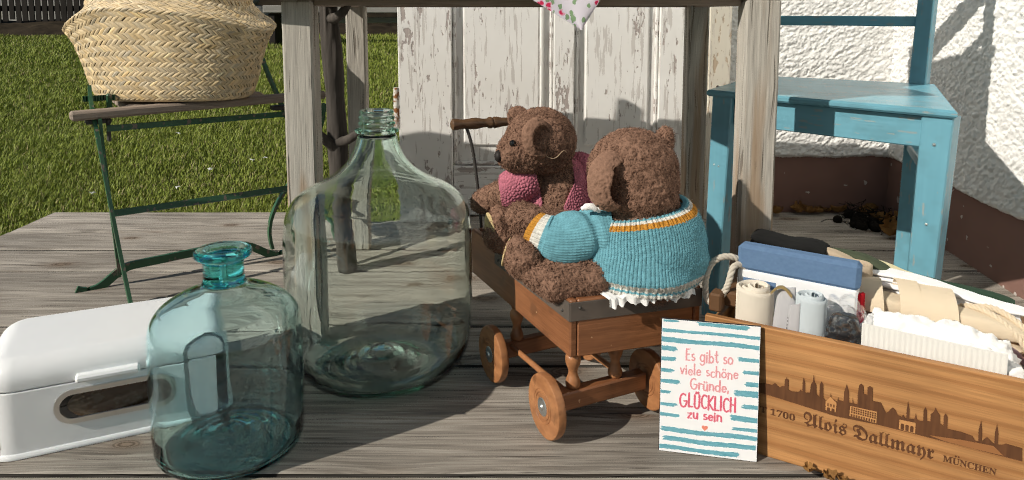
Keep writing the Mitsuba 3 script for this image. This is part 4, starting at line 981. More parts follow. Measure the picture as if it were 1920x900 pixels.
bput('sweater', sm, 'vertex_cloth', b2, smooth=True, color=c.reshape(-1, 3), label='turquoise knitted sweater with mustard and cream stripes')
def fuzz(m, col, n, seed, L=0.0045):
    rg = np.random.default_rng(seed); p, fi = trimesh.sample.sample_surface(m, n, seed=seed); nn = m.face_normals[fi]
    t = np.cross(nn, rg.standard_normal((n, 3))); t /= np.linalg.norm(t, axis=1, keepdims=True); s = np.cross(nn, t); l = (L * (0.4 + rg.random(n)))[:, None]
    a = p; b = p + nn * l * 0.45 + t * l * 0.4; c = p + nn * l * 0.5 + t * l; w = 0.00022
    v = np.stack([a - s * w, a + s * w, b + s * w, b - s * w, c], 1).reshape(-1, 3)
    f = (np.array([[0, 1, 2], [0, 2, 3], [3, 2, 4]])[None] + 5 * np.arange(n)[:, None, None]).reshape(-1, 3)
    return trimesh.Trimesh(v, f, process=False), np.repeat(col[m.faces[fi, 0]] * 1.15, 5, 0)
fz, fcl = fuzz(sm, c.reshape(-1, 3), 9000, 71)
bput('sweater_fuzz', fz, 'vertex_cloth', b2, color=fcl, kind='stuff')
def sleeve(U, W):
    path = csp([(0.166, 1.296, 0.288), (0.118, 1.284, 0.285), (0.080, 1.278, 0.284), (0.056, 1.282, 0.290), (0.040, 1.290, 0.297)], 60)
    s = W * 59; i = np.clip(s.astype(int), 0, 58); f = (s - i)[..., None]; p = path[i] * (1 - f) + path[i + 1] * f
    tg = np.gradient(path, axis=0); tg /= np.linalg.norm(tg, axis=1, keepdims=True); t = tg[np.clip(np.round(s).astype(int), 0, 59)]
    a = np.cross(t, [0, 0, 1.0]); a /= np.linalg.norm(a, axis=-1, keepdims=True); b = np.cross(a, t)
    r = np.interp(W, [0, 0.25, 0.5, 0.72, 0.84, 0.90, 1.0], [0.052, 0.048, 0.043, 0.039, 0.0345, 0.033, 0.032])
    th = 2 * np.pi * U
    sag = 1 + 0.20 * np.clip(-np.sin(th), 0, 1) * np.exp(-((W - 0.48) / 0.22) ** 2) + 0.07 * np.sin(9 * W + 2 * th) * (W < 0.8)
    crease = 1 - 0.11 * np.exp(-((W - 0.30 - 0.06 * np.cos(th)) / 0.055) ** 2)
    r = r * sag * crease
    return p + r[..., None] * (np.cos(th)[..., None] * a + np.sin(th)[..., None] * b)
ss, U, W = knit(sleeve, 56, 24, 0.0007, lambda U, W: (0.9 * np.sin(2 * np.pi * U * 28)) * np.clip((W - 0.82) / 0.02, 0, 1), 9)
c = np.repeat(TEAL[None], U.size, 0).reshape(U.shape + (3,)); c[(W >= 0.84) & (W < 0.925)] = CREAMY; c[W >= 0.925] = MUST
c = c * (0.86 + 0.28 * npn(np.stack([U * 56, W * 24, 0 * U], -1), 5))[..., None]
bput('sleeve', ss, 'vertex_cloth', b2, smooth=True, color=c.reshape(-1, 3))
bput('collar_bow', cat(*[tube(csp([(0.150, 1.262, 0.334), (0.140 + dx, 1.258, 0.345 + dz), (0.125 + dx * 2, 1.262, 0.340 + dz)], 12), [0.003] * 2 + [0.006] * 8 + [0.004] * 2, 12) for dx, dz in ((-0.002, -0.001), (0.016, 0.003))]), 'white_cloth', b2, smooth=60, label='white crocheted bow at the sweater collar')

# ================================================================== WOODEN CRATE
CO, CD, CN = np.array([0.303, 1.127, 0]), np.array([0.857, -0.515, 0]), np.array([0.515, 0.857, 0])
CL, CW, CH = 0.437, 0.275, 0.205
def cp(u, v, z): return CO + CD * u + CN * v + np.array([0, 0, z])
CM = np.eye(4); CM[:3, 0], CM[:3, 1], CM[:3, 3] = CD, CN, CO
crate = thing('wooden_crate', 'light brown wooden crate with a burnt city skyline and old lettering, full of folded cloths', 'crate')
def cr(name, size, center, bsdf, off, long=0, c=0.0015):
    b, uv = wood_uv(cbox(size, c, center), off, long); put(name, moved(b, CM), bsdf, crate, uv=uv)
cr('front_board', (CL, 0.012, CH), (CL / 2, 0.006, CH / 2), 'crate_wood', 90)
cr('back_board', (CL, 0.012, CH - 0.02), (CL / 2, CW - 0.006, CH / 2 - 0.01), 'crate_wood', 91)
cr('end_board', (0.012, CW - 0.026, CH - 0.02), (0.0065, CW / 2, CH / 2 - 0.01), 'crate_wood', 92, long=1)
cr('end_board', (0.012, CW - 0.026, CH - 0.004), (CL - 0.0065, CW / 2, CH / 2 - 0.002), 'crate_wood', 93, long=1)
cr('bottom_board', (CL - 0.03, CW - 0.03, 0.008), (CL / 2, CW / 2, 0.008), 'crate_wood', 94)
cr('end_batten', (0.028, CW - 0.20, 0.024), (0.022, 0.10, CH + 0.008), 'crate_dark', 95, long=1, c=0.003)
cr('handle_block', (0.020, 0.030, 0.030), (0.004, 0.055, CH + 0.006), 'crate_dark', 96, long=1, c=0.003)

GLYPH={"Alois Dallmayr":[[[[392,24],[392,26],[397,30],[397,32],[399,32],[402,26],[405,26],[407,32],[409,32],[413,27],[410,20],[408,20],[406,24],[403,21],[403,8],[407,6],[411,8],[411,6],[403,-2],[401,-1],[401,1],[394,3],[395,23]]],[[[362,27],[368,35],[370,34],[369,30],[373,27],[375,27],[382,33],[384,27],[388,22],[389,13],[386,2],[376,-12],[374,-12],[374,-10],[380,-1],[382,7],[381,19],[377,25],[373,24],[373,7],[377,8],[377,6],[371,-1],[368,-1],[363,3],[363,5],[365,7],[365,23]]],[[[331,13],[334,22],[343,31],[346,32],[349,29],[357,27],[357,25],[355,24],[355,7],[360,7],[360,6],[354,-1],[348,2],[346,5],[343,4],[340,0],[336,-1],[336,2],[332,7]],[[339,12],[342,6],[347,9],[347,24],[340,25],[339,22]]],[[[283,25],[283,27],[288,31],[288,33],[293,29],[295,26],[301,30],[302,33],[305,33],[305,31],[308,30],[310,26],[317,33],[320,33],[323,29],[325,29],[324,7],[329,8],[329,7],[322,-1],[316,3],[316,23],[313,26],[309,21],[309,6],[311,5],[311,3],[306,-1],[304,-1],[299,3],[299,5],[301,7],[301,24],[297,25],[294,21],[294,7],[296,5],[296,3],[291,-1],[289,-1],[284,3],[284,5],[286,7],[286,24]]],[[[247,4],[247,6],[249,8],[249,40],[248,44],[250,44],[251,40],[252,40],[256,45],[262,46],[262,44],[258,44],[256,39],[256,10],[258,7],[262,6],[267,8],[267,40],[266,44],[268,44],[269,40],[270,40],[274,45],[280,46],[280,44],[276,44],[274,39],[274,10],[278,6],[283,7],[283,6],[275,-2],[273,-1],[273,1],[266,3],[265,5],[257,-2],[255,-1],[255,1]]],[[[216,14],[219,22],[228,31],[231,32],[234,29],[242,27],[242,25],[240,24],[240,7],[245,7],[245,6],[239,-1],[233,2],[231,5],[228,4],[225,0],[221,-1],[221,2],[217,7]],[[224,12],[227,6],[232,9],[232,24],[225,25],[224,22]]],[[[165,39],[171,46],[176,48],[190,47],[200,42],[208,33],[212,22],[211,12],[208,7],[204,3],[196,-1],[184,0],[175,7],[168,5],[167,7],[170,11],[175,14],[181,14],[182,15],[181,21],[176,26],[176,32],[180,36],[183,36],[185,38],[181,40],[170,39],[168,37],[168,30],[173,26],[173,24],[170,24],[165,29]],[[184,33],[191,21],[191,16],[184,13],[184,11],[197,5],[205,8],[207,11],[207,18],[203,27],[192,36],[186,35]]],[[[119,5],[119,7],[124,11],[124,15],[120,18],[119,23],[129,33],[133,32],[134,30],[140,30],[142,32],[142,37],[140,39],[136,39],[132,35],[131,39],[134,41],[142,40],[144,37],[144,30],[138,24],[138,22],[143,17],[144,14],[143,7],[131,-1],[128,-1],[126,2]],[[127,9],[132,4],[136,4],[138,6],[138,12],[134,16],[127,11]],[[125,25],[127,20],[130,18],[134,23],[127,27]]],[[[99,24],[99,26],[101,26],[106,33],[108,33],[108,30],[113,27],[113,25],[111,23],[111,9],[113,7],[116,8],[116,6],[110,-1],[108,-1],[108,1],[104,3],[104,24],[102,25]]],[[[104,36],[106,46],[108,48],[111,48],[112,47],[111,41],[106,36]]],[[[52,4],[52,6],[54,8],[54,40],[53,44],[55,44],[56,40],[57,40],[61,45],[67,46],[67,44],[63,44],[61,39],[61,10],[65,6],[68,7],[70,6],[62,-2],[60,-1],[60,1]]],[[[71,6],[72,7],[72,26],[89,33],[90,28],[96,20],[96,14],[94,10],[84,-1],[71,3]],[[80,8],[86,5],[89,11],[88,19],[82,27],[80,26]]],[[[2,28],[2,38],[4,43],[7,46],[11,48],[19,48],[23,46],[28,40],[29,28],[24,18],[19,13],[17,13],[17,11],[21,6],[26,6],[34,11],[33,44],[35,45],[35,43],[38,42],[39,45],[42,47],[47,48],[47,45],[44,44],[43,41],[43,10],[49,10],[49,7],[40,-2],[37,-1],[38,2],[34,5],[33,7],[17,-2],[14,-2],[15,2],[10,7],[5,7],[4,9],[14,13],[19,18],[22,28],[21,35],[15,40],[10,40],[5,36],[6,26],[12,22],[15,22],[15,19],[6,22]]]],"SEIT 1700":[[[[271,17],[272,35],[274,40],[279,45],[293,46],[299,41],[302,33],[303,20],[301,9],[295,1],[293,0],[279,1],[274,6]],[[281,15],[283,6],[285,4],[289,4],[292,9],[293,28],[292,29],[292,37],[289,42],[285,42],[282,38],[281,31]]],[[[235,17],[236,35],[238,40],[243,45],[257,46],[263,41],[266,33],[267,20],[265,9],[259,1],[257,0],[243,1],[238,6]],[[245,15],[247,6],[249,4],[253,4],[256,9],[257,28],[256,29],[256,37],[253,42],[249,42],[246,38],[245,31]]],[[[200,32],[200,46],[231,46],[231,42],[228,38],[228,35],[213,0],[208,0],[208,2],[224,39],[206,39],[204,37],[204,33]]],[[[164,38],[169,39],[177,46],[185,46],[185,5],[186,3],[194,3],[194,0],[167,0],[167,3],[174,3],[176,5],[176,38],[174,38],[170,33],[165,33]]],[[[105,43],[143,43],[143,30],[141,30],[141,34],[138,39],[134,41],[129,41],[129,6],[131,2],[135,2],[135,0],[113,0],[113,2],[117,2],[119,6],[119,41],[112,40],[108,36],[107,30],[105,30]]],[[[80,0],[80,2],[84,2],[86,5],[86,40],[84,42],[80,42],[80,44],[102,44],[102,42],[97,41],[96,37],[96,6],[97,3],[102,2],[102,0]]],[[[38,0],[38,2],[42,2],[44,5],[44,39],[39,43],[75,43],[75,30],[73,31],[73,35],[71,38],[68,40],[57,41],[54,39],[54,23],[61,24],[64,29],[64,33],[66,33],[66,11],[64,11],[64,16],[61,20],[54,21],[54,6],[55,3],[66,3],[72,6],[75,12],[78,13],[76,1],[75,0]]],[[[4,15],[6,15],[8,8],[14,2],[23,2],[26,5],[27,9],[26,12],[22,16],[12,20],[7,24],[5,28],[5,37],[8,42],[14,45],[22,45],[27,43],[30,43],[30,45],[32,45],[32,31],[30,32],[28,38],[24,42],[21,43],[14,42],[11,37],[14,31],[28,25],[33,20],[34,9],[33,6],[25,0],[12,0],[11,1],[4,0]]]],"MUNCHEN":[[[[293,0],[293,2],[297,2],[298,4],[298,37],[293,42],[293,44],[306,44],[327,18],[328,40],[326,42],[323,42],[323,44],[337,44],[337,42],[333,42],[331,38],[331,-1],[327,1],[327,3],[322,7],[318,14],[302,32],[301,5],[303,2],[307,2],[307,0]]],[[[250,0],[250,2],[254,2],[256,5],[256,39],[251,43],[287,43],[287,30],[285,31],[285,35],[283,38],[280,40],[269,41],[266,39],[266,23],[273,24],[276,29],[276,33],[278,33],[278,11],[276,11],[276,16],[273,20],[266,21],[266,6],[267,3],[278,3],[284,6],[287,12],[290,13],[288,1],[287,0]]],[[[200,0],[201,2],[204,2],[206,5],[206,39],[204,42],[201,42],[201,44],[222,44],[222,42],[217,41],[216,39],[217,24],[232,24],[232,38],[231,41],[226,42],[226,44],[247,44],[247,42],[244,42],[242,39],[242,5],[244,2],[247,2],[247,0],[226,0],[226,2],[231,3],[232,6],[231,21],[216,21],[216,6],[217,3],[222,2],[222,0]]],[[[157,15],[157,30],[160,36],[166,42],[174,45],[183,45],[191,42],[194,45],[196,45],[196,30],[193,31],[191,37],[187,41],[181,43],[174,42],[171,39],[168,30],[168,14],[172,5],[175,3],[186,3],[190,5],[194,10],[196,10],[196,7],[193,4],[185,0],[172,0],[165,3],[161,7]]],[[[109,0],[109,2],[113,2],[114,4],[114,37],[109,42],[109,44],[122,44],[143,18],[144,40],[142,42],[139,42],[139,44],[153,44],[153,42],[149,42],[147,38],[147,-1],[143,1],[143,3],[138,7],[134,14],[118,32],[117,5],[119,2],[123,2],[123,0]]],[[[61,42],[61,44],[83,44],[83,42],[79,42],[77,40],[77,10],[80,4],[90,3],[97,10],[97,40],[95,42],[91,42],[91,44],[105,44],[105,42],[102,42],[100,39],[100,11],[99,7],[95,2],[91,0],[76,0],[69,5],[67,10],[67,40],[65,42]]],[[[1,0],[2,2],[5,2],[7,5],[7,39],[5,42],[1,42],[2,44],[18,44],[26,22],[29,18],[29,15],[30,15],[42,43],[43,44],[59,44],[59,42],[56,42],[53,37],[53,6],[54,3],[59,2],[59,0],[38,0],[38,2],[41,2],[43,5],[42,34],[41,34],[41,31],[38,27],[28,0],[25,1],[15,24],[15,27],[12,31],[12,34],[10,34],[10,4],[12,2],[16,2],[16,0]]]]}
def glyph_poly(rings_list):
    out = []
    for rings in rings_list:
        g = Polygon(rings[0], rings[1:]); out.append(g.buffer(0))
    return shapely.union_all(out)
def on_board(poly, depth=0.0006, lift=0.0004):
    m = extrude(poly, depth)
    return moved(moved(m, np.array([[1, 0, 0, 0], [0, 0, -1, -lift], [0, 1, 0, 0], [0, 0, 0, 1.0]])), CM)
def fitted(poly, x0, x1, z0, z1):
    a = poly.bounds; sx, sz = (x1 - x0) / (a[2] - a[0]), (z1 - z0) / (a[3] - a[1])
    return affinity.affine_transform(poly, [sx, 0, 0, sz, x0 - a[0] * sx, z0 - a[1] * sz])
al_ = glyph_poly(GLYPH['Alois Dallmayr'])
put('lettering', on_board(fitted(al_, 0.1526, 0.3215, 0.0630, 0.0895)), 'burnt_mark', crate)
put('lettering', on_board(fitted(glyph_poly(GLYPH['SEIT 1700']), 0.0640, 0.1402, 0.0702, 0.0805)), 'burnt_mark', crate)
mu = fitted(glyph_poly(GLYPH['MUNCHEN']), 0.3325, 0.3935, 0.0692, 0.0785)
b_ = mu.bounds; L_ = (b_[2] - b_[0])
dots = shapely.union_all([shapely.Point(b_[0] + L_ * f, 0.0812).buffer(0.0011) for f in (0.235, 0.290)])
put('lettering', on_board(mu.union(dots)), 'burnt_mark', crate)
SKY = [[0.0865,0.1148],[0.0934,0.1176],[0.1056,0.118],[0.1097,0.1223],[0.1133,0.1192],[0.1173,0.1169],[0.1201,0.1201],[0.1235,0.1204],[0.1236,0.1313],[0.1256,0.1328],[0.126,0.136],[0.1268,0.1331],[0.1293,0.1324],[0.1293,0.1169],[0.1347,0.1156],[0.1439,0.1172],[0.1462,0.1216],[0.1488,0.1195],[0.1487,0.1334],[0.1499,0.1411],[0.1523,0.1343],[0.153,0.1188],[0.1595,0.1206],[0.1603,0.1337],[0.1629,0.1381],[0.1635,0.1496],[0.1653,0.1387],[0.1679,0.1348],[0.1685,0.1213],[0.1727,0.1178],[0.1724,0.1361],[0.1746,0.1421],[0.1772,0.1374],[0.1781,0.1184],[0.1818,0.114],[0.1872,0.1192],[0.1877,0.1275],[0.1891,0.1206],[0.1969,0.1164],[0.1979,0.1239],[0.1989,0.1197],[0.2055,0.1198],[0.2053,0.1341],[0.2082,0.1466],[0.2118,0.1359],[0.2126,0.12],[0.2169,0.1203],[0.217,0.1284],[0.2185,0.1204],[0.2235,0.1204],[0.2232,0.1364],[0.2244,0.1492],[0.2269,0.1525],[0.2302,0.1499],[0.2308,0.1385],[0.2357,0.1381],[0.2352,0.1486],[0.2381,0.152],[0.242,0.1501],[0.2426,0.1311],[0.2535,0.1316],[0.2601,0.1185],[0.263,0.1202],[0.265,0.1243],[0.2685,0.1288],[0.2724,0.1256],[0.2749,0.1193],[0.2802,0.1182],[0.2817,0.1221],[0.2841,0.1185],[0.2856,0.1172],[0.2856,0.1311],[0.2865,0.1426],[0.2889,0.1321],[0.2892,0.1183],[0.2954,0.1192],[0.2968,0.1283],[0.299,0.1194],[0.3026,0.1188],[0.3061,0.1198],[0.3057,0.1352],[0.3079,0.1401],[0.3099,0.1364],[0.3108,0.1212],[0.3146,0.1215],[0.3145,0.1317],[0.318,0.137],[0.3197,0.1435],[0.3221,0.1382],[0.3256,0.1341],[0.3263,0.1224],[0.3302,0.1201],[0.3298,0.1337],[0.3319,0.1385],[0.3345,0.1342],[0.3349,0.1173],[0.3503,0.1178],[0.364,0.1161],[0.3677,0.1105],[0.3711,0.1107],[0.3704,0.1256],[0.3726,0.1404],[0.3745,0.1268],[0.3748,0.1119],[0.3805,0.1195],[0.3875,0.1134],[0.3889,0.113],[0.3886,0.1278],[0.3902,0.1407],[0.3925,0.129],[0.3928,0.1126],[0.3986,0.1144],[0.4011,0.1168],[0.4191,0.116],[0.4203,0.0983],[0.3321,0.0982],[0.2536,0.098],[0.1948,0.0943],[0.0958,0.1008],[0.087,0.1006]]
sky_p = Polygon([(0.045, 0.1012), (0.045, 0.115), (0.060, 0.1165), (0.075, 0.1135)] + [tuple(p) for p in SKY]).buffer(0)
put('skyline', on_board(sky_p), 'burnt_mark', crate)
gable = Polygon([(0.1814, 0.1125), (0.1879, 0.1221), (0.1962, 0.1150), (0.1958, 0.1006), (0.182, 0.1003)])
hall = Polygon([(0.2143, 0.1156), (0.2489, 0.1166), (0.249, 0.0996), (0.2141, 0.1004)])
arch = Polygon([(0.2775, 0.1135), (0.2974, 0.1145), (0.2975, 0.0993), (0.2774, 0.0997)])
band = Polygon([(0.315, 0.1018), (0.3537, 0.107), (0.3884, 0.1095), (0.3995, 0.0998), (0.3678, 0.0988), (0.3321, 0.0992)])
for fac in (gable, hall, arch): put('skyline_facade', on_board(fac, 0.0006, 0.0010), 'burnt_light', crate)
put('skyline_field', on_board(band, 0.0006, 0.0010), 'burnt_red', crate)
win = []
for r_ in range(3):
    for k in range(11): win.append(shapely.box(0.2160 + k * 0.0030, 0.1062 + r_ * 0.0032, 0.2178 + k * 0.0030, 0.1084 + r_ * 0.0032))
for k in range(10): win.append(shapely.box(0.2158 + k * 0.0033, 0.1003, 0.2176 + k * 0.0033, 0.1042))
for k in range(3):
    win.append(shapely.union_all([shapely.box(0.1840 + k * 0.0040, 0.1075, 0.1858 + k * 0.0040, 0.1108), shapely.Point(0.1849 + k * 0.004, 0.1108).buffer(0.0009)]))
    win.append(shapely.union_all([shapely.box(0.2795 + k * 0.0058, 0.1003, 0.2836 + k * 0.0058, 0.1070), shapely.Point(0.28155 + k * 0.0058, 0.1070).buffer(0.00205)]))
for k in range(2): win.append(shapely.union_all([shapely.box(0.1838 + k * 0.0062, 0.1006, 0.1878 + k * 0.0062, 0.1035), shapely.Point(0.1858 + k * 0.0062, 0.1035).buffer(0.0020)]))
put('skyline_windows', on_board(shapely.union_all(win), 0.0006, 0.0016), 'burnt_mark', crate, kind='stuff')

# ------------------------------------------------------------------ goods in the crate
def cmat(u, v, z, yaw=0.0, tilt=0.0, lean=0.0):
    m = np.eye(4); m[:3, :3] = trimesh.transformations.euler_matrix(tilt, lean, yaw)[:3, :3]; m[:3, 3] = (u, v, z); return CM @ m
def roll(name, u, v, z0, z1, r, bsdf, label, turns=3.2, flat=1.0, cat_='cloth', group=None, th=0.0085):
    """a cloth rolled up and stood on end: a spiral sheet with thickness"""
    n = 200; t = np.linspace(0, 1, n); a = t * turns * 2 * np.pi; rad = 0.005 + (r - 0.005) * t**0.9
    rows = []
    for s, zz in ((0, z0), (0.15, z0 + 0.2 * (z1 - z0)), (0.5, z0 + 0.55 * (z1 - z0)), (0.9, z1 - 0.004), (1, z1)):
        wv = 1 + 0.03 * np.sin(3 * a + 5 * s); rows.append(np.stack([rad * wv * np.cos(a), rad * wv * np.sin(a) * flat, np.full(n, zz) + 0.003 * np.sin(a * 0.5 + 1) * (s > 0.5) - 0.004 * t * (s > 0.5)], -1))
    o = np.array(rows); inn = o.copy(); k = ((np.hypot(inn[..., 0], inn[..., 1]) - th * 0.75) / np.hypot(inn[..., 0], inn[..., 1])).clip(0.05); inn[..., 0] *= k; inn[..., 1] *= k
    top = (o[-1] + inn[-1]) / 2 + [0, 0, 0.0022]
    full = np.concatenate([o, top[None], inn[::-1]], 0)
    g = grid_mesh(full); single(name, moved(g, cmat(u, v, 0)), bsdf, label=label, cat=cat_, smooth=60, group=group)
roll('rolled_cloth', 0.062, 0.058, 0.02, 0.246, 0.031, 'cream_cloth', 'cream cotton cloth roll standing on end at the left end of the crate', turns=3.0)
roll('rolled_cloth', 0.148, 0.046, 0.02, 0.252, 0.026, 'pale_blue_cloth', 'pale blue grey muslin cloth roll between the grey pouch and the clear bag', turns=3.4, flat=0.9, th=0.0066)
roll('rolled_cloth', 0.190, 0.185, 0.02, 0.268, 0.034, 'beige_cloth', 'beige folded trouser cloth roll behind the blue box lid', turns=2.4, flat=0.7)
roll('red_bag', 0.200, 0.118, 0.02, 0.245, 0.016, 'red_cloth', 'bright red cloth bag wedged behind the right end of the blue box', turns=2.0, cat_='bag')
# grey pouch with zip
pch = thing('zip_pouch', 'light grey leather pouch with a gold zip beside the cream cloth roll', 'pouch')
def pillow_profile(u0, u1, v, z0, z1, d, bow=0.0):
    n, k = 26, 24; P = []
    for i in range(k + 1):
        z = z0 + (z1 - z0) * i / k; t = i / k; row = []
        for j in range(2 * n):
            a = 2 * np.pi * j / (2 * n); c, s = np.cos(a), np.sin(a)
            w = (u1 - u0) / 2 * (1 - 0.35 * t**3); dd = d * (1 - 0.75 * t**2)
            row.append(((u0 + u1) / 2 + w * np.sign(c) * abs(c) ** 0.7 + bow * t * t, v + dd * np.sign(s) * abs(s) ** 0.9, z + 0.004 * np.cos(a) * t))
        P.append(row)
    P = np.array(P); g = grid_mesh(P, wrap_u=True); v_ = np.vstack([g.vertices, P[-1].mean(0)]); f = np.vstack([g.faces, [[len(v_) - 1, k * 2 * n + j, k * 2 * n + (j + 1) % (2 * n)] for j in range(2 * n)]])
    return trimesh.Trimesh(v_, f, process=False)
put('body', moved(pillow_profile(0.088, 0.128, 0.050, 0.02, 0.254, 0.016, 0.004), CM), 'grey_leather', pch, smooth=50)
put('flap', moved(pillow_profile(0.110, 0.134, 0.030, 0.02, 0.238, 0.006, 0.006), CM), 'grey_leather', pch, smooth=50)
zp = np.array([cp(0.091 + 0.030 * t, 0.040, 0.246 + 0.012 * math.sin(math.pi * t)) for t in np.linspace(0, 1, 22)])
put('zip', cat(tube(zp, 0.0016, 8), *[moved(trimesh.creation.box((0.0014, 0.005, 0.004)), frame(p, CD)) for p in zp[::1]]), 'gold_zip', pch)
put('stitching', cat(*[moved(trimesh.creation.box((0.0006, 0.0006, 0.003)), frame(cp(0.1155 + 0.004 * s**2, 0.0228 + 0.004 * s**2, 0.06 + 0.165 * s), CD)) for s in np.linspace(0.2, 0.95, 24)]), 'black_goods', pch, kind='stuff')
# crumpled clear bag with dark contents
def crumple(c, size, seed, amp, sub=5, power=0.7):
    s = trimesh.creation.icosphere(subdivisions=sub, radius=1.0); v = s.vertices
    v = np.sign(v) * np.abs(v) ** power * np.array(size); q = v * 38
    rid = np.abs(nfbm(q, 3, seed) - 0.5) * 2 - 0.35
    return trimesh.Trimesh(v * (1 + 0 * v) + s.vertices * (amp * rid)[:, None] + c, s.faces, process=False)
single('clear_bag', moved(crumple((0, 0, 0), (0.035, 0.026, 0.062), 4, 0.022), cmat(0.196, 0.048, 0.198, 0, 0.1, 0.1)), 'clear_film', cat='bag', label='crumpled clear plastic bag in the middle of the crate front', smooth=True)
single('dark_garment', moved(crumple((0, 0, 0), (0.026, 0.016, 0.056), 8, 0.004), cmat(0.196, 0.048, 0.178)), 'black_goods', cat='cloth', label='dark folded garment inside the clear plastic bag', smooth=True)
# blue and white box
bxm = cmat(0.111, 0.094, 0.0, 0.0, -0.06, 0.02)
sb = thing('storage_box', 'flat box with a dusty blue lid and white body, standing in the crate', 'box')
put('lid', moved(cbox((0.186, 0.032, 0.043), 0.006, (0, 0, 0.2745)), bxm), 'box_blue', sb)
put('box', moved(cbox((0.182, 0.029, 0.246), 0.003, (0, 0.0005, 0.1315)), bxm), 'box_white', sb)
put('printed_patch', moved(cbox((0.052, 0.0008, 0.012), 0.0003, (-0.055, -0.0145, 0.236)), bxm), 'box_blue', sb)
# stacked folded cloths behind, each a thing
def fold_stack(name, u0, u1, v, z, h, w, bsdf, label, layers=4, droop=0.0, seed=0, yaw=0.0, cat_='cloth', wav=0.004):
    """a cloth folded several times lying along the crate: layered, rounded at the fold"""
    ms = []
    for k in range(layers):
        n, m_ = 50, 18; P = []; th = h / layers
        for i in range(n):
            t = i / (n - 1); row = []
            for j in range(m_):
                a = 2 * np.pi * j / m_; c, s = np.cos(a), np.sin(a)
                sw = (1 - (2 * t - 1) ** 8 * 0.6)
                row.append((u0 + 0.005 * ((k * 7) % 3) + (u1 - u0 - 0.004 * ((k * 5) % 3)) * t, v + 0.003 * ((k * 5) % 3 - 1) + w / 2 * (1 - 0.04 * k) * np.sign(c) * abs(c) ** 0.5 + 0.003 * math.sin(9 * t + k + seed), z + th * (k + 0.5) + th * 0.47 * np.sign(s) * abs(s) ** 0.6 * sw - droop * t * t + wav * math.sin(6 * t + seed + 0.4 * k)))
            P.append(row)
        P = np.array(P); P = P + 0.0035 * (np.stack([nfbm(P * 45 + k, 3, seed), nfbm(P * 45 + 7, 3, seed + 1), nfbm(P * 45 + 3, 3, seed + 2)], -1) - 0.5)
        g = grid_mesh(P, wrap_u=True); vv = np.vstack([g.vertices, P[0].mean(0), P[-1].mean(0)]); nn = len(vv)
        f = np.vstack([g.faces, [[nn - 2, (j + 1) % m_, j] for j in range(m_)], [[nn - 1, (n - 1) * m_ + j, (n - 1) * m_ + (j + 1) % m_] for j in range(m_)]])
        ms.append(trimesh.Trimesh(vv, f, process=False))
    return single(name, moved(cat(*ms), CM), bsdf, label=label, cat=cat_, smooth=60)
fold_stack('folded_bag', 0.020, 0.150, 0.200, 0.200, 0.095, 0.062, 'black_cloth', 'black folded cloth bag at the back left of the crate', 5, 0.012, 1, cat_='bag')
fold_stack('folded_garment', 0.080, 0.175, 0.165, 0.205, 0.070, 0.030, 'olive_cloth', 'olive green folded garment behind the blue lid', 3, 0.020, 2, cat_='garment')
fold_stack('folded_garment', 0.110, 0.255, 0.228, 0.225, 0.055, 0.034, 'olive_cloth', 'dark olive cloth fold at the back, between beige and yellow cloth', 2, 0.030, 3, cat_='garment')
fold_stack('folded_garment', 0.100, 0.215, 0.203, 0.205, 0.078, 0.026, 'beige_cloth', 'beige folded cloth lying between the two olive garments', 3, 0.030, 4, cat_='garment')
fold_stack('white_napkins', 0.200, 0.425, 0.218, 0.205, 0.048, 0.050, 'paper_white', 'pile of thin white folded sheets along the back of the crate', 6, 0.028, 5, cat_='sheets', wav=0.003)
fold_stack('yellow_cloth', 0.180, 0.330, 0.250, 0.235, 0.020, 0.022, 'yellow_cloth', 'pale yellow cloth edge behind the white sheets', 2, 0.020, 6)
fold_stack('green_cloth', 0.180, 0.420, 0.266, 0.215, 0.030, 0.018, 'green_cloth', 'dark green cloth at the very back edge of the crate', 2, 0.020, 7)
fold_stack('canvas_bag', 0.205, 0.430, 0.165, 0.120, 0.118, 0.050, 'canvas_cloth', 'cream canvas bags with straps, folded in the right half of the crate', 4, 0.020, 8, cat_='bag')
fold_stack('mauve_cloth', 0.215, 0.430, 0.131, 0.15, 0.066, 0.008, 'mauve_cloth', 'thin mauve cloth edge in front of the canvas bags', 1, 0.018, 9)
fold_stack('cream_bag', 0.215, 0.430, 0.118, 0.12, 0.088, 0.014, 'cream_cloth', 'cream cotton bag with a small printed mark, in front of the mauve cloth', 2, 0.018, 10, cat_='bag')
def fluffy(u0, u1, v, z0, z1, d, seed):
    n, k = 90, 40; P = []
    for i in range(k + 1):
        a = np.pi * i / k; row = []
        for j in range(n):
            t = j / (n - 1); top = z1 - 0.022 * t - 0.006 * math.sin(7 * t)
            e = (1 - (2 * t - 1) ** 10) ** 0.4
            row.append((u0 + (u1 - u0) * t, v - d * math.cos(a), z0 + (top - z0) * max(math.sin(a), 0) ** 0.35 * e))
        P.append(row)
    P = np.array(P); g = grid_mesh(P); nn = g.vertex_normals; v_ = g.vertices
    disp = 0.020 * (np.abs(nfbm(v_ * [34, 30, 60], 4, seed) - 0.5) * 2 - 0.3)
    return moved(trimesh.Trimesh(v_ + nn * disp[:, None] * np.sign((nn @ [0, -0.5, 1.0]).mean()), g.faces, process=False), CM)
single('white_towel', fluffy(0.208, 0.425, 0.074, 0.10, 0.247, 0.036, 3), 'white_cloth', cat='towel', label='fluffy crumpled white cloths behind the white cardboard', smooth=True)
single('white_towel', fluffy(0.250, 0.430, 0.046, 0.10, 0.234, 0.022, 5), 'white_cloth', cat='towel', label='smaller white cloth just above the edge of the white cardboard', smooth=True)
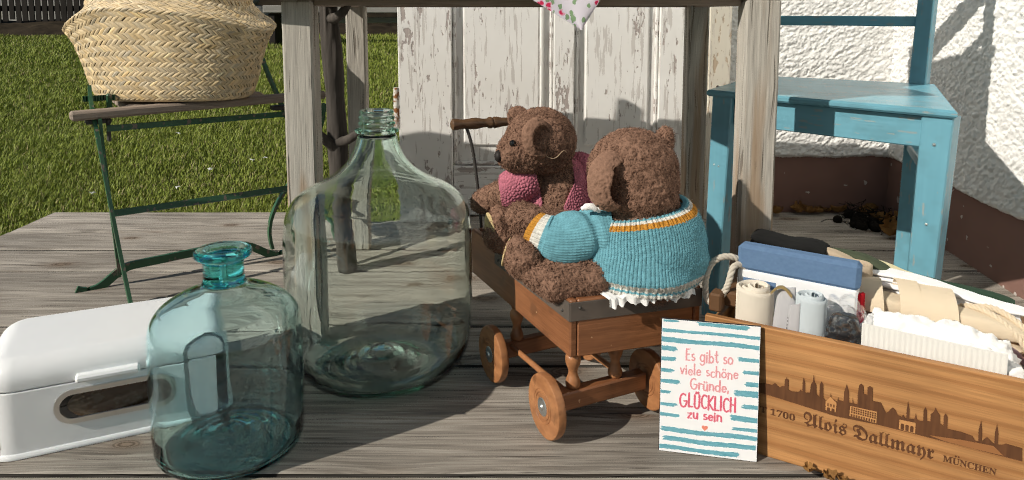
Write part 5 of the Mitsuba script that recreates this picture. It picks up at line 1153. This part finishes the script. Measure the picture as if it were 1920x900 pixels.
# corrugated white cardboard
P = []
for i in range(2):
    for z in np.linspace(0.05, 0.233, 40) if i == 0 else np.linspace(0.233, 0.05, 40):
        row = []
        for u in np.linspace(0.222, 0.398, 330):
            row.append((u, 0.020 + 0.0032 * i + (0.00022 * math.sin(u * 950) if i == 0 else 0) + 0.0010 * (nfbm(np.array([[u * 40, z * 40, 0.0]]), 3)[0] - 0.5), z - 0.004 * (u - 0.222) / 0.16))
        P.append(row)
single('cardboard', moved(grid_mesh(np.array(P)), CM), 'card_board', cat='cardboard', label='white corrugated cardboard strip standing along the inside of the crate front', smooth=40)
# straps of the canvas bags and the cords
def strap(path, w, name, bsdf, label, catg, up=(0, 0, 1)):
    p = csp(np.array([cp(*q) for q in path]), 40); tg = np.gradient(p, axis=0); tg /= np.linalg.norm(tg, axis=1, keepdims=True)
    a = np.cross(tg, CD); a /= np.linalg.norm(a, axis=1, keepdims=True); s = np.tile(CD, (40, 1)) * w / 2 ; n_ = np.cross(tg, CD); n_ /= np.linalg.norm(n_, axis=1, keepdims=True); t = 0.0012
    rows = np.stack([p + s + n_ * t, p + s - n_ * t, p - s - n_ * t, p - s + n_ * t], 1); g = grid_mesh(rows, wrap_u=True)
    single(name, g, bsdf, cat=catg, label=label)
strap([(0.262, 0.205, 0.232), (0.268, 0.178, 0.255), (0.276, 0.148, 0.243), (0.280, 0.135, 0.215)], 0.030, 'bag_strap', 'canvas_cloth', 'short cream strap loop at the left end of the canvas bags', 'strap')
strap([(0.300, 0.205, 0.226), (0.306, 0.176, 0.252), (0.314, 0.146, 0.240), (0.318, 0.134, 0.208)], 0.050, 'bag_strap', 'canvas_cloth', 'broad cream strap loop in the middle of the canvas bags', 'strap')
strap([(0.212, 0.200, 0.236), (0.216, 0.170, 0.252), (0.222, 0.140, 0.240), (0.226, 0.130, 0.212)], 0.034, 'bag_flap', 'canvas_cloth', 'cream canvas flap nearest the beige roll', 'cloth')
def rope(path, r, label, bsdf='rope_fibre', n=160):
    p = csp(np.array(path), n); tg = np.gradient(p, axis=0); tg /= np.linalg.norm(tg, axis=1, keepdims=True)
    a = np.cross(tg, [0.3, 0.2, 0.9]); a /= np.linalg.norm(a, axis=1, keepdims=True); b = np.cross(tg, a)
    s = np.r_[0, np.cumsum(np.linalg.norm(np.diff(p, axis=0), axis=1))]; ms = []
    for k in range(3):
        ph = s / (r * 5.5) * 2 * np.pi + k * 2.094; ms.append(tube(p + (a * np.cos(ph)[:, None] + b * np.sin(ph)[:, None]) * r * 0.5, r * 0.58, 8))
    single('rope', cat(*ms), bsdf, cat='rope', label=label, smooth=60)
rope([cp(0.035, 0.10, 0.22), cp(0.008, 0.09, 0.275), cp(-0.004, 0.08, 0.272), cp(-0.018, 0.062, 0.235), cp(-0.008, 0.056, 0.205), cp(0.012, 0.062, 0.222), cp(0.022, 0.085, 0.262), cp(0.040, 0.105, 0.255)], 0.0052, 'cream twisted rope loop hanging over the left end of the crate')
rope([cp(0.335, 0.195, 0.214), cp(0.365, 0.170, 0.234), cp(0.395, 0.152, 0.226), cp(0.425, 0.140, 0.198), cp(0.44, 0.135, 0.17)], 0.0045, 'cream twisted cord lying over the canvas bags at the right', 'canvas_cloth')
rope([cp(0.350, 0.205, 0.212), cp(0.385, 0.185, 0.232), cp(0.415, 0.165, 0.224), cp(0.445, 0.150, 0.196)], 0.0045, 'second cream cord farther back on the canvas bags', 'canvas_cloth')

# ================================================================== GREETING CARD
K0, K1 = np.array([0.2275, 1.0905, 0.001]), np.array([0.371, 1.0595, 0.001])
kx = unit(K1 - K0); kn = np.cross(kx, [0, 0, 1.0]); lean = 0.075
kz = unit(np.array([0, 0, 1.0]) - kn * lean); KW, KH = np.linalg.norm(K1 - K0), 0.2085
kyn = np.cross(kx, kz)
KM = np.eye(4); KM[:3, 0], KM[:3, 1], KM[:3, 2], KM[:3, 3] = kx, kz, kyn, K0
card = thing('greeting_card', 'white card with teal brush stripes and pink German lettering, leaning against the crate', 'sign')
put('panel', moved(cbox((KW, KH, 0.0035), 0.0004, (KW / 2, KH / 2, -0.00175)), KM), 'card_edge', card)
put('face', moved(cbox((KW - 0.0018, KH - 0.0018, 0.0008), 0.0001, (KW / 2, KH / 2, 0.0003)), KM), 'card_paper', card)
def on_card(poly, lift=0.0009, d=0.0003):
    m = np.eye(4); m[2, 3] = lift; return moved(moved(extrude(poly, d), m), KM)
rg = np.random.default_rng(12)
def stroke_band(x0, x1, y, t, l_rag, r_rag, slope=0.0):
    n = 40; xs = np.linspace(x0, x1, n); j = np.cumsum(rg.standard_normal(n)) * 0.02
    top = y + t / 2 * (1 + 0.22 * np.sin(xs * 9 / KW + y * 900) + 0.10 * rg.standard_normal(n)) + slope * (xs - x0)
    bot = y - t / 2 * (1 + 0.22 * np.sin(xs * 7 / KW + y * 500) + 0.10 * rg.standard_normal(n)) + slope * (xs - x0)
    p = [(x, z) for x, z in zip(xs, top)]
    if r_rag: p += [(x1 + 0.004 * rg.random(), y + t * f + slope * (x1 - x0)) for f in (0.3, 0.05, -0.2)] + [(x1 - 0.004 * rg.random(), y - t * 0.35)]
    p += [(x, z) for x, z in zip(xs[::-1], bot[::-1])]
    if l_rag: p += [(x0 - 0.004 * rg.random(), y + t * f) for f in (-0.3, -0.05)] + [(x0 + 0.003 * rg.random(), y + t * 0.1), (x0 - 0.004 * rg.random(), y + t * 0.3)]
    return Polygon(p).buffer(0)
e_ = 0.0012
rows = [(0.005, KW * 0.86, 0.034, 0.0060, 0, 1)]
S = []
for fx0, fx1, fy, tt, lr, rr in ((0.38, 0.87, 0.018, 0.0065, 1, 1), (0.02, 0.16, 0.012, 0.004, 0, 1), (0.01, 0.99, 0.085, 0.0048, 0, 0), (0.0, 0.995, 0.155, 0.0068, 0, 0),
                                 (0.0, 0.155, 0.222, 0.0066, 0, 1), (0.0, 0.150, 0.300, 0.0066, 0, 1), (0.0, 0.125, 0.385, 0.0050, 0, 1), (0.0, 0.185, 0.468, 0.0062, 0, 1), (0.0, 0.105, 0.548, 0.0048, 0, 1), (0.0, 0.165, 0.640, 0.0052, 0, 1), (0.0, 0.190, 0.720, 0.0056, 0, 1),
                                 (0.79, 0.995, 0.252, 0.0058, 1, 0), (0.84, 0.995, 0.345, 0.0062, 1, 0), (0.87, 0.995, 0.432, 0.0060, 1, 0), (0.76, 0.995, 0.502, 0.0076, 1, 0), (0.85, 0.995, 0.600, 0.0062, 1, 0), (0.73, 0.995, 0.690, 0.0076, 1, 0), (0.75, 0.99, 0.770, 0.0050, 1, 0),
                                 (0.03, 0.99, 0.828, 0.0068, 1, 1), (0.06, 0.98, 0.898, 0.0070, 1, 0), (0.0, 0.80, 0.963, 0.0066, 0, 1)):
    S.append(stroke_band(max(fx0 * KW, e_), min(fx1 * KW, KW - e_ - 0.0005), KH * (1 - fy), tt, lr, rr))
clipb = shapely.box(e_, e_, KW - e_, KH - e_)
for s in S: put('brush_stripe', on_card(s.intersection(clipb)), 'print_teal', card)
def arcp(cx, cy, rx, ry, a0, a1, n=12): return [(cx + rx * math.cos(math.radians(a0 + (a1 - a0) * k / n)), cy + ry * math.sin(math.radians(a0 + (a1 - a0) * k / n))) for k in range(n + 1)]
o_ = arcp(0.25, 0.27, 0.22, 0.27, 0, 360, 20)
LET = {  # strokes, width; x height 0.55, capitals 1.0
    'E': ([[(0.42, 0.98), (0.06, 0.95), (0.05, 0.05), (0.45, 0.02)], [(0.06, 0.52), (0.36, 0.53)]], 0.52), 's': ([arcp(0.21, 0.41, 0.14, 0.13, 60, 250, 10) + arcp(0.19, 0.14, 0.16, 0.13, 80, -140, 10)], 0.42),
    'g': ([o_, [(0.47, 0.55), (0.46, -0.12)] + arcp(0.25, -0.14, 0.21, 0.17, 0, -150, 8)], 0.58), 'i': ([[(0.07, 0.55), (0.07, 0.0)], [(0.07, 0.76), (0.08, 0.80)]], 0.22),
    'b': ([[(0.06, 1.0), (0.05, 0.02)], arcp(0.26, 0.27, 0.20, 0.27, 150, -170, 16)], 0.56), 't': ([[(0.16, 0.90), (0.15, 0.12), (0.26, 0.01), (0.36, 0.06)], [(0.0, 0.60), (0.33, 0.63)]], 0.40),
    'o': ([o_], 0.56), 'v': ([[(0.02, 0.56), (0.20, 0.01), (0.40, 0.56)]], 0.48), 'l': ([[(0.07, 1.0), (0.07, 0.0)]], 0.22),
    'e': ([[(0.06, 0.28), (0.43, 0.32)] + arcp(0.25, 0.28, 0.19, 0.27, 12, 320, 16)], 0.52), 'c': ([arcp(0.25, 0.27, 0.21, 0.27, 50, 310, 14)], 0.46), 'h': ([[(0.06, 1.0), (0.05, 0.0)], [(0.06, 0.30)] + arcp(0.25, 0.34, 0.17, 0.20, 170, 0, 8) + [(0.43, 0.0)]], 0.54),
    'ö': ([o_, [(0.14, 0.76), (0.15, 0.80)], [(0.36, 0.76), (0.37, 0.80)]], 0.56), 'n': ([[(0.06, 0.55), (0.05, 0.0)], [(0.06, 0.30)] + arcp(0.25, 0.34, 0.17, 0.20, 170, 0, 8) + [(0.43, 0.0)]], 0.54),
    'G': ([arcp(0.36, 0.48, 0.32, 0.50, 55, 345, 18) + [(0.66, 0.44), (0.40, 0.44)]], 0.76), 'r': ([[(0.06, 0.55), (0.06, 0.0)], [(0.06, 0.28)] + arcp(0.24, 0.36, 0.17, 0.17, 170, 50, 6)], 0.40),
    'ü': ([[(0.05, 0.55), (0.05, 0.22)] + arcp(0.22, 0.22, 0.17, 0.21, 180, 350, 8) + [(0.42, 0.55), (0.43, 0.0)], [(0.12, 0.76), (0.13, 0.80)], [(0.34, 0.76), (0.35, 0.80)]], 0.54), 'u': ([[(0.05, 0.55), (0.05, 0.22)] + arcp(0.22, 0.22, 0.17, 0.21, 180, 350, 8) + [(0.42, 0.55), (0.43, 0.0)]], 0.54),
    'd': ([o_, [(0.46, 1.0), (0.47, 0.0)]], 0.58), ',': ([[(0.07, 0.06), (0.03, -0.13)]], 0.2), 'L': ([[(0.06, 1.0), (0.05, 0.03), (0.42, 0.02)]], 0.48), 'Ü': ([[(0.06, 1.0), (0.05, 0.35)] + arcp(0.27, 0.30, 0.22, 0.29, 180, 360, 10) + [(0.49, 1.0)], [(0.18, 1.17), (0.18, 1.22)], [(0.38, 1.17), (0.38, 1.22)]], 0.60),
    'C': ([arcp(0.33, 0.5, 0.28, 0.50, 55, 305, 16)], 0.58), 'K': ([[(0.06, 1.0), (0.05, 0.0)], [(0.46, 1.0), (0.08, 0.48), (0.48, 0.0)]], 0.54), 'I': ([[(0.06, 1.0), (0.06, 0.0)]], 0.20), 'H': ([[(0.06, 1.0), (0.05, 0.0)], [(0.46, 1.0), (0.47, 0.0)], [(0.06, 0.50), (0.46, 0.52)]], 0.58),
    'z': ([[(0.03, 0.53), (0.40, 0.55), (0.04, 0.03), (0.42, 0.02)]], 0.50), ' ': ([], 0.36)}
def write(text, x0, x1, base, cap, pen):
    x = 0; g = []; k = 0
    for c in text:
        st, w = LET[c]; dy = 0.05 * math.sin(k * 2.4)
        for s in st:
            hs = [(x + a, b + dy) for a, b in s]
            for (a, b) in zip(hs[:-1], hs[1:]):
                slope = abs(b[1] - a[1]) / (abs(b[0] - a[0]) + abs(b[1] - a[1]) + 1e-9)
                g.append(LineString([a, b]).buffer(pen * (0.62 + 0.45 * slope)))
        x += w + 0.06; k += 1
    u = shapely.union_all(g); b = u.bounds; sx = (x1 - x0) / (b[2] - b[0])
    return affinity.affine_transform(u, [sx, 0, 0, cap, x0 - b[0] * sx, base])
for t, a, b, y, cap, pen, col in (('Es gibt so', 0.255, 0.735, 0.298, 0.0185, 0.074, 'print_pink'), ('viele schöne', 0.200, 0.790, 0.402, 0.0160, 0.072, 'print_pink'), ('Gründe,', 0.305, 0.700, 0.506, 0.0165, 0.082, 'print_pink'),
                                  ('GLÜCKLICH', 0.200, 0.775, 0.646, 0.0205, 0.086, 'print_red'), ('zu sein', 0.285, 0.640, 0.728, 0.0150, 0.088, 'print_red')):
    put('lettering', on_card(write(t, a * KW, b * KW, KH * (1 - y), cap, pen).simplify(0.00005)), col, card)
hp = [(16 * math.sin(t)**3, 13 * math.cos(t) - 5 * math.cos(2 * t) - 2 * math.cos(3 * t) - math.cos(4 * t)) for t in np.linspace(0, 2 * np.pi, 40)[:-1]]
put('heart', on_card(affinity.translate(affinity.scale(Polygon(hp), 0.00029, 0.00030, origin=(0, 0)), KW * 0.468, KH * (1 - 0.788))), 'print_coral', card)

# ================================================================== BLUE CHAIR
bc = thing('blue_chair', 'old wooden chair painted light blue, standing in the corner of the house wall', 'chair')
FL, FR, BLc, BR = V(0.424, 1.618), V(0.764, 1.268), V(0.650, 1.985), V(0.995, 1.745)
SZ = 0.509
def tri_prism(pts, z0, z1, c=0.004):
    p = Polygon(pts); lo, mid = p.buffer(-c, join_style=2), p
    V_ = np.vstack([np.c_[np.array(q.exterior.coords)[:-1], np.full(len(q.exterior.coords) - 1, z)] for q, z in ((lo, z0), (mid, z0 + c), (mid, z1 - c), (lo, z1))])
    return trimesh.convex.convex_hull(V_)
def bwood(name, mesh, m, off, long=0):
    b, uv = wood_uv(mesh, off, long); put(name, moved(b, m), 'blue_paint', bc, uv=uv)
fe = unit(np.r_[FR - FL, 0]); fnrm = np.array([-fe[1], fe[0], 0])
lm = np.eye(4); lm[:3, 0], lm[:3, 1], lm[:3, 3] = fe, fnrm, [*FL, 0]
loc = lambda p: ((np.r_[p, 0] - np.r_[FL, 0]) @ fe, (np.r_[p, 0] - np.r_[FL, 0]) @ fnrm)
bwood('seat', tri_prism([loc(FL), loc(FR), loc(BR), loc(BLc)], SZ - 0.014, SZ), lm, 101)
FLEN = np.linalg.norm(FR - FL)
def leg4(top, bot, wt, wb, d, z0, z1, name, off):
    """tapered square leg in the chair's front frame: (x, y) centres at both ends"""
    pts = []
    for (x, y), w, z in ((top, wt, z1), (bot, wb, z0)):
        for sx in (-1, 1):
            for sy in (-1, 1):
                pts += [(x + sx * (w / 2 - 0.0025), y + sy * d / 2, z), (x + sx * w / 2, y + sy * (d / 2 - 0.0025), z)]
    bwood(name, trimesh.convex.convex_hull(np.array(pts)), lm, off, 2)
leg4((0.032, 0.032), (0.022, 0.020), 0.048, 0.037, 0.044, 0.0, SZ - 0.0145, 'leg', 103)
leg4((FLEN - 0.034, 0.032), (FLEN - 0.050, 0.026), 0.052, 0.040, 0.044, 0.0, SZ - 0.0145, 'leg', 104)
bl, br = loc(BLc), loc(BR)
leg4((bl[0] + 0.030, bl[1] - 0.02), (bl[0] + 0.030, bl[1] - 0.0), 0.034, 0.034, 0.034, 0.0, SZ - 0.0145, 'leg', 105)
leg4((br[0] - 0.030, br[1] - 0.02), (br[0] - 0.045, br[1] - 0.01), 0.034, 0.034, 0.034, 0.0, SZ - 0.0145, 'leg', 106)
leg4((bl[0] + 0.030, bl[1] + 0.01), (bl[0] + 0.030, bl[1] - 0.02), 0.034, 0.036, 0.030, SZ + 0.0005, 0.98, 'back_post', 107)
leg4((br[0] - 0.020, br[1] + 0.01), (br[0] - 0.030, br[1] - 0.02), 0.034, 0.038, 0.030, SZ + 0.0005, 0.98, 'back_post', 108)
def rail(p, q, w, t, name, off):
    p, q = V(*p), V(*q); b = cbox((np.linalg.norm(q - p), w, t), 0.002); bwood(name, b, lm @ frame((p + q) / 2, q - p), off)
rail((0.0565, 0.030, SZ - 0.0445), (FLEN - 0.0605, 0.030, SZ - 0.0445), 0.020, 0.058, 'apron', 110)
rail((0.040, 0.056, SZ - 0.0445), (bl[0] + 0.025, bl[1] - 0.040, SZ - 0.0445), 0.018, 0.058, 'apron', 111)
rail((FLEN - 0.035, 0.056, SZ - 0.0445), (br[0] - 0.030, br[1] - 0.040, SZ - 0.0445), 0.018, 0.058, 'apron', 112)
rail((bl[0] + 0.050, bl[1] - 0.02, SZ - 0.0445), (br[0] - 0.050, br[1] - 0.02, SZ - 0.0445), 0.018, 0.058, 'apron', 113)
rail((0.036, 0.054, 0.362), (bl[0] + 0.028, bl[1] - 0.030, 0.362), 0.016, 0.024, 'stretcher', 114)
rail((FLEN - 0.040, 0.056, 0.362), (br[0] - 0.036, br[1] - 0.034, 0.362), 0.016, 0.024, 'stretcher', 115)
for z, t in ((0.655, 0.024), (0.80, 0.024), (0.93, 0.07)):
    rail((bl[0] + 0.048, bl[1] - 0.010, z), (br[0] - 0.044, br[1] - 0.010, z), 0.016, t, 'back_rail', 116)
for (x, z) in ((0.020, 0.345), (0.031, 0.343), (FLEN - 0.040, 0.30), (FLEN - 0.036, 0.445)):
    put('nail', moved(trimesh.creation.icosphere(subdivisions=2, radius=0.003), lm @ T_((x, 0.0085, z))), 'zinc', bc, smooth=True)

# ================================================================== LITTER BY THE WALL
rg = np.random.default_rng(33)
def dry_leaf(x, y, s, a, curl):
    n = 13; P = []
    for i in range(n):
        t = i / (n - 1); w = s * 0.45 * math.sin(math.pi * min(t * 0.96 + 0.02, 1)) ** 0.7 * (1 + 0.3 * math.sin(14 * t)); row = []
        for k in range(7):
            q = (k / 3 - 1); row.append((s * (t - 0.5), w * q, curl * s * (q * q * 0.8 + (2 * t - 1) ** 2 * 0.5) + 0.002))
        P.append(row)
    P = np.array(P); g = grid_mesh(P); b = grid_mesh(P - [0, 0, 0.0006]); b.invert()
    m = np.eye(4); m[:3, :3] = trimesh.transformations.euler_matrix(rg.uniform(-.3, .3), rg.uniform(-.3, .3), a)[:3, :3]; m[:3, 3] = (x, y, 0.006)
    return moved(cat(g, b), m)
spots = [(0.86, 2.455, 0.05), (0.885, 2.43, 0.045), (0.97, 2.46, 0.05), (1.00, 2.44, 0.05), (1.03, 2.45, 0.045), (1.06, 2.47, 0.04), (1.10, 2.45, 0.05), (1.17, 2.32, 0.055), (1.19, 2.27, 0.06), (1.215, 2.30, 0.055), (1.14, 2.20, 0.06), (1.175, 2.15, 0.055), (1.20, 2.21, 0.05), (1.16, 2.40, 0.05), (1.20, 2.44, 0.05)]
for x, y, s in spots:
    single('dry_leaf', dry_leaf(x, y, s, rg.uniform(0, 6.28), rg.uniform(0.25, 0.6)), 'dry_leaf', cat='leaf', group='dry leaves blown into the corner of the wall', label='curled dry brown leaf on the deck by the dark plinth', smooth=True)
for x, y, s in ((0.440, 1.034, 0.016), (0.464, 1.016, 0.020), (0.478, 1.008, 0.015)):
    single('dry_leaf', dry_leaf(x - 0.004, y - 0.006, s, rg.uniform(0, 6.28), 0.5), 'dry_leaf', cat='leaf', group='dry leaves at the foot of the crate', label='dry brown leaf lying at the foot of the crate front', smooth=True)
def twigs():
    ms = []
    for _ in range(170):
        c = np.array([1.145, 2.33, 0.0]) + [rg.normal() * 0.045, rg.normal() * 0.05, abs(rg.normal()) * 0.022 + 0.004]; d = unit([rg.normal(), rg.normal(), rg.normal() * 0.5]) * rg.uniform(0.02, 0.06)
        ms.append(tube([c - d / 2, c + rg.normal(size=3) * 0.006, c + d / 2], 0.0012, 5))
    for _ in range(60):
        s_ = trimesh.creation.icosphere(subdivisions=1, radius=0.010 + 0.008 * rg.random()); ms.append(moved(s_, T_(np.array([1.145, 2.34, 0.008]) + [rg.normal() * 0.04, rg.normal() * 0.045, 0])))
    return cat(*ms)
single('dark_litter', twigs(), 'litter_dark', kind='stuff', label='dark heap of rotten twigs in the corner of the wall')
for x, y, r in ((0.815, 2.33, 0.008), (0.795, 2.345, 0.004)):
    s_ = trimesh.creation.icosphere(subdivisions=2, radius=r); s_.vertices = s_.vertices * [1.3, 1, 0.6] * (0.8 + 0.4 * npn(s_.vertices * 200))[:, None] + [x, y, 0.004]
    single('pebble', s_, 'plaster', cat='pebble', group='white crumbs on the shaded deck', label='small white plaster crumb on the shaded deck under the blue chair', smooth=True)
